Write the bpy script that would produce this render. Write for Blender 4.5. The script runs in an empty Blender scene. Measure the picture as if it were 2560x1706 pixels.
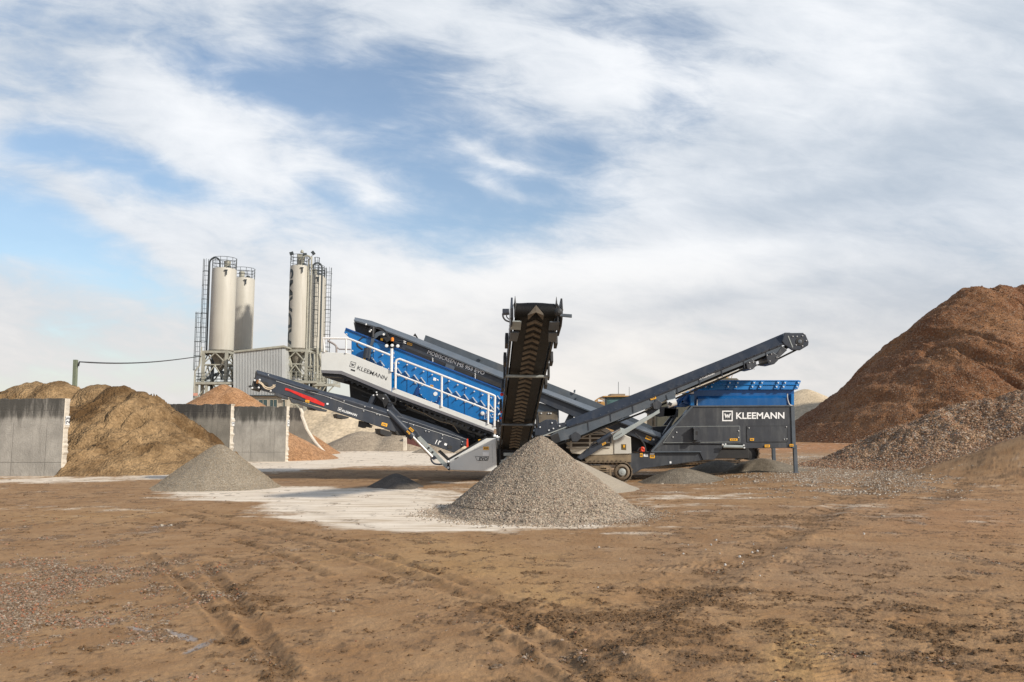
import bpy, math, random
import numpy as np
from mathutils import Vector, Matrix
random.seed(7)
SC = bpy.context.scene
COL = SC.collection
R = math.radians

# ------------------------------------------------------------------ camera
CAMZ = 1.75; F = 1991.0; CX = 1280.0; CY = 853.0; PITCH = math.atan(219.0 / F)
cam_d = bpy.data.cameras.new('camera'); cam = bpy.data.objects.new('camera', cam_d); COL.objects.link(cam)
cam.location = (0, 0, CAMZ); cam.rotation_euler = (R(90) + PITCH, 0, 0)
cam_d.sensor_width = 36; cam_d.lens = F / 2560 * 36; cam_d.clip_start = 0.1; cam_d.clip_end = 6000
SC.camera = cam

def ray(u, v):
    a = u - CX; b = CY - v
    return Vector((a, F * math.cos(PITCH) - b * math.sin(PITCH), F * math.sin(PITCH) + b * math.cos(PITCH)))
def P(u, v, Y):
    d = ray(u, v); t = Y / d.y
    return Vector((d.x * t, Y, CAMZ + d.z * t))
def G(u, v):                      # point on flat ground
    d = ray(u, v); t = -CAMZ / d.z
    return Vector((d.x * t, d.y * t, 0))

# ------------------------------------------------------------------ sun, sky
SUN = Vector((1.0, -0.70, 0.70)).normalized()
sd = bpy.data.lights.new('sun', 'SUN'); so = bpy.data.objects.new('sun', sd); COL.objects.link(so)
sd.energy = 4.0; sd.angle = R(2.6); sd.color = (1.0, 0.93, 0.82)
so.location = (40, -30, 40); so.rotation_euler = (-SUN).to_track_quat('-Z', 'Y').to_euler()
SC.view_settings.view_transform = 'Standard'; SC.view_settings.look = 'None'
SC.view_settings.exposure = 0.19; SC.view_settings.gamma = 1.0

world = bpy.data.worlds.new('World'); SC.world = world; world.use_nodes = True
wt = world.node_tree; wt.nodes.clear()
class NT:
    """small helper for node trees"""
    def __init__(s, t): s.t = t
    def n(s, typ, **kw):
        nd = s.t.nodes.new(typ)
        for k, v in kw.items(): setattr(nd, k, v)
        return nd
    def l(s, a, b): s.t.links.new(a, b)
    def put(s, sock, v):
        if hasattr(v, 'is_output') or isinstance(v, bpy.types.NodeSocket): s.l(v, sock)
        else: sock.default_value = v
    def m(s, op, a, b=None, c=None, clamp=False):
        nd = s.n('ShaderNodeMath', operation=op); nd.use_clamp = clamp
        s.put(nd.inputs[0], a)
        if b is not None: s.put(nd.inputs[1], b)
        if c is not None: s.put(nd.inputs[2], c)
        return nd.outputs[0]
    def ss(s, x, lo, hi, a=0.0, b=1.0):
        nd = s.n('ShaderNodeMapRange', interpolation_type='SMOOTHSTEP')
        s.put(nd.inputs[0], x); nd.inputs[1].default_value = lo; nd.inputs[2].default_value = hi
        nd.inputs[3].default_value = a; nd.inputs[4].default_value = b
        return nd.outputs[0]
    def mix(s, f, a, b, bt='MIX'):
        nd = s.n('ShaderNodeMix', data_type='RGBA', blend_type=bt)
        s.put(nd.inputs[0], f); s.put(nd.inputs[6], a); s.put(nd.inputs[7], b)
        return nd.outputs[2]
    def noise(s, vec, scale, detail=4, rough=0.55, dist=0.0, dim='3D'):
        nd = s.n('ShaderNodeTexNoise', noise_dimensions=dim)
        if vec is not None: s.l(vec, nd.inputs['Vector'])
        nd.inputs['Scale'].default_value = scale; nd.inputs['Detail'].default_value = detail
        nd.inputs['Roughness'].default_value = rough; nd.inputs['Distortion'].default_value = dist
        return nd.outputs[0]
    def comb(s, x, y, z=0.0):
        nd = s.n('ShaderNodeCombineXYZ'); s.put(nd.inputs[0], x); s.put(nd.inputs[1], y); s.put(nd.inputs[2], z)
        return nd.outputs[0]
def rgb(c): return (c[0], c[1], c[2], 1.0)

w = NT(wt)
geo = w.n('ShaderNodeNewGeometry')
sep = w.n('ShaderNodeSeparateXYZ'); tc = w.n('ShaderNodeTexCoord'); w.l(tc.outputs['Generated'], sep.inputs[0])
dx, dy, dz = sep.outputs
ya = w.m('MAXIMUM', w.m('ABSOLUTE', dy), 0.15)
A = w.m('DIVIDE', dx, ya); E = w.m('DIVIDE', dz, ya)
# cloud drift direction: streaks run slightly downhill to the right
warp = w.noise(w.comb(A, w.m('MULTIPLY', E, 2.0)), 1.6, 3, 0.5)
warp2 = w.noise(w.comb(w.m('ADD', A, 7.3), w.m('MULTIPLY', E, 2.0)), 1.7, 3, 0.5)
Aw = w.m('ADD', A, w.m('MULTIPLY', w.m('SUBTRACT', warp, 0.5), 0.22))
Ew = w.m('ADD', E, w.m('MULTIPLY', w.m('SUBTRACT', warp2, 0.5), 0.14))
def blob(u, v, ru, rv, ang, amp):
    d = ray(u, v); a0 = d.x / d.y; e0 = d.z / d.y
    ca, sa = math.cos(R(-ang)), math.sin(R(-ang))
    da = w.m('SUBTRACT', Aw, a0); de = w.m('SUBTRACT', Ew, e0)
    p = w.m('MULTIPLY', w.m('ADD', w.m('MULTIPLY', da, ca), w.m('MULTIPLY', de, sa)), F / ru)
    q = w.m('MULTIPLY', w.m('SUBTRACT', w.m('MULTIPLY', de, ca), w.m('MULTIPLY', da, sa)), F / rv)
    r2 = w.m('ADD', w.m('MULTIPLY', p, p), w.m('MULTIPLY', q, q))
    return w.m('MULTIPLY', w.m('EXPONENT', w.m('MULTIPLY', r2, -1.0)), amp)
def blobs(lst):
    acc = None
    for b in lst:
        x = blob(*b); acc = x if acc is None else w.m('ADD', acc, x)
    return acc
BLUE = [(1000, 300, 450, 190, 12, 0.46), (760, 190, 320, 110, 10, 0.36), (480, 150, 240, 60, 10, 0.2), (1450, 330, 200, 120, 0, 0.3), (350, 700, 300, 60, 10, 0.28), (60, 480, 260, 120, 10, 0.25), (1300, 470, 330, 100, 8, 0.40),
        (120, 600, 300, 90, 12, 0.62), (330, 440, 300, 60, 14, 0.45), (1680, 180, 150, 90, 30, 0.35),
        (1000, 520, 300, 70, 10, 0.42), (60, 30, 500, 80, 0, 0.22), (40, 380, 150, 60, 0, 0.3),
        (1500, 60, 300, 60, 0, 0.20), (450, 900, 420, 120, 0, 0.10), (520, 520, 260, 50, 12, 0.20),
        (480, 330, 260, 120, 30, -0.55), (900, 470, 180, 40, 18, -0.40), (1560, 150, 130, 90, 10, -0.5),
        (1230, 360, 140, 26, 20, -0.35), (1260, 440, 130, 24, 16, -0.35), (2200, 300, 420, 400, 0, -0.4),
        (1250, 760, 900, 130, 0, -0.25), (230, 540, 260, 22, 24, -0.35)]
LIGHT = [(480, 320, 300, 150, 30, 0.40), (1590, 140, 170, 110, 10, 0.45), (880, 470, 220, 60, 16, 0.30),
         (1350, 660, 520, 80, 4, 0.42), (2050, 120, 260, 120, 0, 0.30), (1250, 400, 200, 60, 18, 0.25),
         (950, 760, 420, 110, 0, 0.25), (1600, 870, 380, 50, -6, 0.30), (1800, 640, 260, 40, -4, 0.22),
         (60, 860, 300, 120, 0, 0.05), (2350, 560, 260, 60, -8, 0.12), (1300, 950, 500, 60, 0, 0.2),
         (2250, 800, 520, 60, -6, -0.30), (1900, 760, 420, 30, -6, -0.20), (2400, 380, 260, 160, 0, -0.22),
         (1950, 520, 300, 50, -6, -0.18), (200, 60, 420, 90, 0, -0.22), (2500, 60, 200, 90, 0, -0.2)]
nb1 = w.noise(w.comb(w.m('ADD', A, w.m('MULTIPLY', E, 0.5)), w.m('MULTIPLY', E, 1.7)), 3.4, 12, 0.60, 0.25)
nb2 = w.noise(w.comb(w.m('ADD', A, w.m('MULTIPLY', E, 0.9)), w.m('MULTIPLY', E, 2.6)), 10.0, 10, 0.62, 0.5)
nb3 = w.noise(w.comb(A, w.m('MULTIPLY', w.m('ADD', E, w.m('MULTIPLY', A, 0.2)), 4.0)), 2.6, 8, 0.58, 0.3)
nz = w.m('ADD', w.m('ADD', w.m('MULTIPLY', w.m('SUBTRACT', nb1, 0.5), 1.25), w.m('MULTIPLY', w.m('SUBTRACT', nb2, 0.5), 0.72)), w.m('MULTIPLY', w.m('SUBTRACT', nb3, 0.5), 0.45))
blue_f = w.ss(w.m('ADD', w.m('ADD', blobs(BLUE), w.m('MULTIPLY', nz, 1.0)), w.ss(E, 0.85, 1.9, 0.0, 0.75)), -0.06, 0.60)
light_f = w.ss(w.m('ADD', w.m('ADD', blobs(LIGHT), 0.53), w.m('MULTIPLY', nz, -0.85)), 0.0, 1.15)
warm = w.ss(E, 0.02, 0.30, 1.0, 0.0)
gray_c = w.mix(warm, rgb((0.42, 0.49, 0.58)), rgb((0.53, 0.54, 0.56)))
white_c = w.mix(warm, rgb((0.84, 0.86, 0.89)), rgb((0.84, 0.80, 0.75)))
cloud_c = w.mix(light_f, gray_c, white_c)
sky = w.n('ShaderNodeTexSky', sky_type='NISHITA'); sky.sun_disc = False
sky.sun_elevation = math.asin(SUN.z); sky.sun_rotation = math.atan2(SUN.x, SUN.y)
sky.air_density = 1.2; sky.dust_density = 0.6; sky.ozone_density = 2.5
bgs = w.n('ShaderNodeBackground'); w.l(sky.outputs[0], bgs.inputs[0]); bgs.inputs[1].default_value = 0.125
bgc = w.n('ShaderNodeBackground'); w.l(cloud_c, bgc.inputs[0]); bgc.inputs[1].default_value = 1.0
mx = w.n('ShaderNodeMixShader')
w.l(w.m('MULTIPLY', w.m('SUBTRACT', 1.0, w.m('MULTIPLY', blue_f, 0.86)), 1.0), mx.inputs[0])
w.l(bgs.outputs[0], mx.inputs[1]); w.l(bgc.outputs[0], mx.inputs[2])
wo = w.n('ShaderNodeOutputWorld'); w.l(mx.outputs[0], wo.inputs[0])

# ------------------------------------------------------------------ materials
def new_mat(name):
    m = bpy.data.materials.new(name); m.use_nodes = True
    t = NT(m.node_tree); b = m.node_tree.nodes['Principled BSDF']
    return m, t, b
def paint(name, c, rough=0.45, metal=0.0, var=0.12, scale=3.0, dust=None, dust_amt=0.0, dust_scale=1.2, bump=0.0,
          bscale=40.0, streak=0.0, spec=0.5, stretch=0.18):
    m, t, b = new_mat(name)
    co = t.n('ShaderNodeTexCoord').outputs['Object']
    n1 = t.noise(co, scale, 6, 0.62)
    f = t.ss(n1, 0.3, 0.7)
    lo = rgb([x * (1 - var) for x in c]); hi = rgb([min(1, x * (1 + var)) for x in c])
    colr = t.mix(f, lo, hi)
    if dust:
        mp = t.n('ShaderNodeMapping'); t.l(co, mp.inputs[0]); mp.inputs[3].default_value = (1, 1, stretch if streak else 1)
        n2 = t.noise(mp.outputs[0], dust_scale * (3.0 if streak else 1), 7, 0.68)
        df = t.m('MULTIPLY', t.ss(n2, 0.42, 0.78), dust_amt)
        n3 = t.noise(co, 38, 3, 0.6)
        df = t.m('ADD', df, t.m('MULTIPLY', t.ss(n3, 0.60, 0.75), dust_amt * 0.35), clamp=True)
        colr = t.mix(df, colr, rgb(dust))
        t.l(t.m('ADD', t.m('MULTIPLY', df, 0.4), rough, clamp=True), b.inputs['Roughness'])
    else:
        t.l(t.ss(n1, 0.2, 0.8, rough * 0.85, min(1, rough * 1.15)), b.inputs['Roughness'])
    t.l(colr, b.inputs['Base Color']); b.inputs['Metallic'].default_value = metal
    b.inputs['Specular IOR Level'].default_value = spec
    if bump:
        bp = t.n('ShaderNodeBump'); bp.inputs[0].default_value = 0.6; bp.inputs[1].default_value = bump
        t.l(t.noise(co, bscale, 5, 0.6), bp.inputs['Height']); t.l(bp.outputs[0], b.inputs['Normal'])
    return m
DUST = (0.36, 0.30, 0.23)
M = {}
M['anth'] = paint('anthracite_paint', (0.030, 0.037, 0.051), 0.36, dust=(0.22, 0.20, 0.175), dust_amt=0.13, dust_scale=1.5, streak=1)
M['anth_d'] = paint('anthracite_dusty_paint', (0.038, 0.042, 0.050), 0.42, dust=(0.20, 0.20, 0.19), dust_amt=0.30, dust_scale=1.3, streak=1)
M['anth_l'] = paint('grey_steel_paint', (0.078, 0.095, 0.115), 0.38, dust=DUST, dust_amt=0.15)
M['steelgrey'] = paint('light_grey_paint', (0.33, 0.36, 0.35), 0.4, dust=DUST, dust_amt=0.25)
M['black'] = paint('black_parts', (0.016, 0.016, 0.017), 0.55, dust=DUST, dust_amt=0.06)
M['rubber'] = paint('belt_rubber', (0.007, 0.0068, 0.0065), 0.5, dust=(0.03, 0.026, 0.022), dust_amt=0.25, dust_scale=2.5, bump=0.01, spec=0.2)
M['muddy'] = paint('muddy_rubber', (0.12, 0.098, 0.074), 0.8, var=0.3, dust=(0.24, 0.19, 0.13), dust_amt=0.6, dust_scale=4)
M['silver'] = paint('silver_grey_paint', (0.66, 0.66, 0.63), 0.38, var=0.03, dust=DUST, dust_amt=0.06, dust_scale=0.8)
M['white'] = paint('white_paint', (0.78, 0.76, 0.73), 0.4, var=0.05, dust=DUST, dust_amt=0.08)
M['decal_w'] = paint('white_decal', (0.86, 0.86, 0.85), 0.5, var=0.03)
M['decal_g'] = paint('grey_decal', (0.07, 0.07, 0.075), 0.5, var=0.04)
M['blue'] = paint('blue_paint', (0.002, 0.150, 0.43), 0.33, var=0.10, scale=1.5, dust=(0.10, 0.22, 0.42), dust_amt=0.22, dust_scale=1.6, streak=1)
M['blue_d'] = paint('blue_hopper_paint', (0.003, 0.085, 0.27), 0.30, var=0.10, scale=1.5, dust=(0.12, 0.22, 0.38), dust_amt=0.20, dust_scale=2, streak=1)
M['beige'] = paint('beige_dusty_paint', (0.60, 0.55, 0.46), 0.5, var=0.06, dust=(0.33, 0.25, 0.17), dust_amt=0.30, dust_scale=1.2)
M['mudmetal'] = paint('mud_covered_steel', (0.20, 0.15, 0.095), 0.75, var=0.25, dust=(0.36, 0.27, 0.17), dust_amt=0.7, dust_scale=2.5, bump=0.02)
M['trackm'] = paint('crawler_steel', (0.14, 0.105, 0.07), 0.65, var=0.3, dust=(0.34, 0.25, 0.15), dust_amt=0.6, dust_scale=4, bump=0.01)
M['chrome'] = paint('chrome_rod', (0.62, 0.60, 0.57), 0.22, metal=0.9, var=0.05)
M['bolt'] = paint('zinc_bolts', (0.70, 0.70, 0.68), 0.35, metal=0.25, var=0.1)
M['yellow'] = paint('yellow_sticker', (0.85, 0.42, 0.02), 0.5, var=0.06)
M['orange'] = paint('orange_plastic', (0.9, 0.26, 0.02), 0.4, var=0.05)
M['red'] = paint('red_paint', (0.55, 0.015, 0.01), 0.4, var=0.15, scale=6)
M['redlug'] = paint('red_lug_paint', (0.80, 0.06, 0.02), 0.45, var=0.1)
M['hose'] = paint('hose_rubber', (0.03, 0.03, 0.032), 0.5)
M['hose_l'] = paint('pale_hose', (0.52, 0.42, 0.30), 0.5)
M['silo'] = paint('silo_cream_paint', (0.47, 0.445, 0.385), 0.55, var=0.05, scale=0.25, dust=(0.30, 0.26, 0.20), dust_amt=0.42, dust_scale=0.7, streak=1, stretch=0.07)
M['galv'] = paint('galvanised_steel', (0.36, 0.35, 0.29), 0.5, metal=0.1, var=0.15, dust=(0.22, 0.19, 0.13), dust_amt=0.3, dust_scale=0.9)
M['darksteel'] = paint('dark_steel', (0.05, 0.06, 0.065), 0.5, metal=0.1, var=0.15)
M['rusty'] = paint('dirty_hopper_steel', (0.21, 0.19, 0.155), 0.7, var=0.25, dust=(0.40, 0.36, 0.29), dust_amt=0.4)
M['corr'] = paint('corrugated_grey_sheet', (0.52, 0.53, 0.52), 0.42, metal=0.15, var=0.06, scale=0.2, dust=(0.24, 0.25, 0.25), dust_amt=0.35, dust_scale=0.15)
M['cream'] = paint('cream_wall_paint', (0.42, 0.37, 0.29), 0.6, var=0.05)
M['darkglass'] = paint('window_glass', (0.03, 0.06, 0.06), 0.08, var=0.2, spec=0.8)
M['cabglass'] = paint('cab_glass', (0.10, 0.17, 0.17), 0.08, var=0.35, scale=1.5, spec=0.8)
M['caryellow'] = paint('loader_yellow_paint', (0.45, 0.25, 0.08), 0.45, var=0.08, dust=DUST, dust_amt=0.3)
M['excyellow'] = paint('excavator_dark_paint', (0.09, 0.085, 0.06), 0.5, var=0.1, dust=DUST, dust_amt=0.25)
M['tyre'] = paint('tyre_rubber', (0.03, 0.028, 0.026), 0.75, dust=DUST, dust_amt=0.4)
M['sign'] = paint('number_plate_white', (0.75, 0.75, 0.73), 0.5, var=0.05)
M['rosesign'] = paint('faded_red_sign', (0.62, 0.30, 0.22), 0.5, var=0.15)
M['pole'] = paint('pole_green_grey', (0.17, 0.19, 0.13), 0.6, var=0.2, scale=2)
M['lamp'] = paint('lamp_lens', (0.80, 0.80, 0.78), 0.2, var=0.05)
M['copper'] = paint('rust_brown_fitting', (0.25, 0.12, 0.05), 0.5, metal=0.3, var=0.4, scale=20)

def concrete(name, c, dark, top, h):
    m, t, b = new_mat(name)
    co = t.n('ShaderNodeTexCoord').outputs['Object']
    s = t.n('ShaderNodeSeparateXYZ'); t.l(co, s.inputs[0])
    mp = t.n('ShaderNodeMapping'); t.l(co, mp.inputs[0]); mp.inputs[3].default_value = (1, 1, 0.16)
    st = t.noise(mp.outputs[0], 3.2, 8, 0.72)
    blo = t.noise(co, 0.9, 6, 0.65); fine = t.noise(co, 14, 5, 0.7)
    zt = t.ss(s.outputs[2], h * 0.45, h * 1.02)                       # algae streaks run down from the coping
    drip = t.noise(mp.outputs[0], 1.3, 5, 0.6)
    band = t.ss(s.outputs[2], h * 0.70, h * 0.78)
    stain = t.m('MULTIPLY', t.ss(t.m('ADD', t.m('ADD', t.m('MULTIPLY', st, 0.85), t.m('MULTIPLY', drip, 0.35)), t.m('ADD', t.m('MULTIPLY', zt, 0.22), t.m('MULTIPLY', band, 0.14))), 0.66, 0.98), top)
    c1 = t.mix(t.ss(blo, 0.3, 0.7), rgb([x * 0.72 for x in c]), rgb([x * 1.2 for x in c]))
    c1 = t.mix(t.ss(st, 0.40, 0.70, 0, 0.45), c1, rgb([x * 0.6 for x in c]))
    c1 = t.mix(t.ss(fine, 0.35, 0.75, 0, 0.35), c1, rgb([x * 0.7 for x in c]))
    c1 = t.mix(stain, c1, rgb(dark))
    # shutter joints: real grooves
    def groove(sock, period, wd):
        fr = t.m('FRACT', t.m('DIVIDE', sock, period))
        d = t.m('ABSOLUTE', t.m('SUBTRACT', fr, 0.5))
        return t.ss(d, wd / period, wd * 2.2 / period, 1.0, 0.0)
    g = t.m('MAXIMUM', t.m('MULTIPLY', groove(s.outputs[0], 1.25, 0.006), t.ss(s.outputs[2], h * 0.66, h * 0.68, 1, 0)), groove(t.m('ADD', s.outputs[2], h * 0.83), h * 2.0 / 3, 0.007))
    c1 = t.mix(t.m('MULTIPLY', g, 0.45), c1, rgb([x * 0.35 for x in c]))
    t.l(c1, b.inputs['Base Color']); b.inputs['Roughness'].default_value = 0.85
    bp = t.n('ShaderNodeBump'); bp.inputs[0].default_value = 0.7; bp.inputs[1].default_value = 0.03
    t.l(t.m('SUBTRACT', t.m('ADD', fine, t.m('MULTIPLY', st, 0.5)), t.m('MULTIPLY', g, 0.8)), bp.inputs['Height']); t.l(bp.outputs[0], b.inputs['Normal'])
    return m
M['conc'] = concrete('bay_wall_concrete', (0.37, 0.345, 0.305), (0.055, 0.052, 0.045), 0.95, 2.9)
M['conc_d'] = concrete('bay_wall_dark_concrete', (0.26, 0.235, 0.195), (0.05, 0.045, 0.04), 1.0, 3.0)
M['conc_end'] = paint('wall_end_concrete', (0.64, 0.57, 0.47), 0.8, var=0.2, scale=2.0, dust=(0.28, 0.22, 0.15), dust_amt=0.4, dust_scale=2, bump=0.02)

def grain(name, base, alt, stone_scale, contrast, bump=0.03, patch=0.5, patch_scale=0.5, alt2=None, streak=0.0):
    """loose mineral material: stone-sized cells, patches of damp and dry"""
    m, t, b = new_mat(name)
    co = t.n('ShaderNodeTexCoord').outputs['Object']
    v = t.n('ShaderNodeTexVoronoi'); t.l(co, v.inputs['Vector']); v.inputs['Scale'].default_value = stone_scale
    vs = t.n('ShaderNodeSeparateXYZ'); t.l(v.outputs['Color'], vs.inputs[0])
    big = t.noise(co, patch_scale, 6, 0.65, 0.4)
    colr = t.mix(t.ss(big, 0.36, 0.64), rgb(base), rgb(alt))
    k = t.m('ADD', 1 - contrast, t.m('MULTIPLY', vs.outputs[0], 2 * contrast))
    kc = t.n('ShaderNodeCombineColor'); [t.l(k, kc.inputs[i]) for i in range(3)]
    colr = t.mix(1.0, colr, kc.outputs[0], 'MULTIPLY')
    if alt2: colr = t.mix(t.ss(vs.outputs[1], 0.80, 0.82, 0, 0.8), colr, rgb(alt2))
    mid = t.noise(co, stone_scale * 0.12, 5, 0.7)
    colr = t.mix(t.ss(mid, 0.3, 0.7, patch * 0.5, 0.0), colr, rgb([x * 0.55 for x in base]))
    t.l(colr, b.inputs['Base Color']); b.inputs['Roughness'].default_value = 0.95
    b.inputs['Specular IOR Level'].default_value = 0.2
    bp = t.n('ShaderNodeBump'); bp.inputs[0].default_value = 0.9; bp.inputs[1].default_value = bump
    t.l(t.m('ADD', t.m('MULTIPLY', v.outputs['Distance'], -0.6), mid), bp.inputs['Height']); t.l(bp.outputs[0], b.inputs['Normal'])
    return m
M['g_front'] = grain('crushed_gravel', (0.25, 0.215, 0.17), (0.33, 0.28, 0.22), 34, 0.55, 0.03, 0.4)
M['g_left'] = grain('fine_chippings', (0.25, 0.215, 0.165), (0.31, 0.265, 0.205), 45, 0.35, 0.02, 0.3)
M['g_small'] = grain('dark_screenings', (0.10, 0.085, 0.072), (0.15, 0.125, 0.10), 50, 0.25, 0.02, 0.4)
M['g_brown'] = grain('brown_crusher_sand', (0.125, 0.070, 0.029), (0.345, 0.225, 0.115), 11, 0.22, 0.12, 0.9, 0.38)
M['g_orange'] = grain('orange_gravel', (0.36, 0.185, 0.085), (0.43, 0.24, 0.125), 16, 0.40, 0.08, 0.35, 0.5)
M['g_hill'] = grain('red_brown_rubble', (0.165, 0.070, 0.031), (0.26, 0.130, 0.060), 5.5, 0.32, 0.12, 0.7, 0.09, (0.26, 0.17, 0.11))
M['g_rubble'] = grain('mixed_rubble', (0.18, 0.105, 0.06), (0.34, 0.215, 0.125), 12, 0.6, 0.10, 0.6, 0.5, (0.42, 0.34, 0.26))
M['g_pale'] = grain('pale_sand', (0.52, 0.41, 0.275), (0.62, 0.50, 0.35), 3, 0.15, 0.1, 0.3, 0.12)
M['g_mid'] = grain('grey_brown_sand', (0.30, 0.24, 0.175), (0.36, 0.29, 0.21), 6, 0.2, 0.08, 0.4, 0.25)
M['g_under'] = grain('shaded_fines', (0.16, 0.13, 0.095), (0.22, 0.185, 0.14), 20, 0.2, 0.03, 0.4, 0.8)  # base colour darkened for the shade on the mounds below the machine

def stone_mat(name, cols):
    m, t, b = new_mat(name)
    g = t.n('ShaderNodeNewGeometry')
    cr = t.n('ShaderNodeValToRGB'); t.l(g.outputs['Random Per Island'], cr.inputs[0])
    e = cr.color_ramp.elements
    while len(e) < len(cols): e.new(0.5)
    for i, c in enumerate(cols): e[i].position = i / (len(cols) - 1); e[i].color = rgb(c)
    t.l(cr.outputs[0], b.inputs['Base Color']); b.inputs['Roughness'].default_value = 0.9
    b.inputs['Specular IOR Level'].default_value = 0.25
    return m
M['st_front'] = stone_mat('gravel_stones', [(0.12, 0.097, 0.075), (0.30, 0.248, 0.185), (0.39, 0.315, 0.235), (0.22, 0.185, 0.145), (0.50, 0.42, 0.325), (0.33, 0.235, 0.17), (0.24, 0.20, 0.16)])
M['st_mix'] = stone_mat('mixed_stones', [(0.16, 0.085, 0.046), (0.30, 0.18, 0.10), (0.40, 0.27, 0.17), (0.23, 0.135, 0.076), (0.50, 0.40, 0.30), (0.36, 0.155, 0.075), (0.26, 0.165, 0.10)])
M['st_pale'] = stone_mat('pale_pebbles', [(0.24, 0.19, 0.14), (0.40, 0.34, 0.27), (0.28, 0.22, 0.165), (0.52, 0.46, 0.38), (0.18, 0.13, 0.09)])
M['st_grit'] = stone_mat('grit_stones', [(0.10, 0.066, 0.04), (0.19, 0.13, 0.082), (0.27, 0.20, 0.14), (0.13, 0.09, 0.058), (0.33, 0.27, 0.205), (0.30, 0.12, 0.06), (0.16, 0.115, 0.076)])
M['st_clod'] = stone_mat('mud_clods', [(0.095, 0.052, 0.024), (0.15, 0.085, 0.04), (0.12, 0.066, 0.03), (0.21, 0.125, 0.062)])
M['st_hill'] = stone_mat('hill_stones', [(0.13, 0.058, 0.028), (0.20, 0.098, 0.05), (0.27, 0.145, 0.08), (0.16, 0.075, 0.036), (0.38, 0.28, 0.20)])
M['stone'] = paint('single_stone', (0.50, 0.47, 0.43), 0.8, var=0.25, scale=30)

# ------------------------------------------------------------------ mesh helpers
class Pl:
    """vertical plane; a pixel of the photograph becomes a real point on it"""
    def __init__(s, x0, y0, x1, y1):
        s.p = Vector((x0, y0, 0)); d = Vector((x1 - x0, y1 - y0, 0)).normalized(); s.d = d
        n = Vector((d.y, -d.x, 0))
        if n.y > 0: n = -n
        s.n = n
    def pt(s, u, v, off=0.0):
        r = ray(u, v); o = Vector((0, 0, CAMZ)); p = s.p + s.n * off
        t = (p - o).dot(s.n) / r.dot(s.n)
        return o + r * t
def PY(Y): return Pl(-1, Y, 1, Y)

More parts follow.
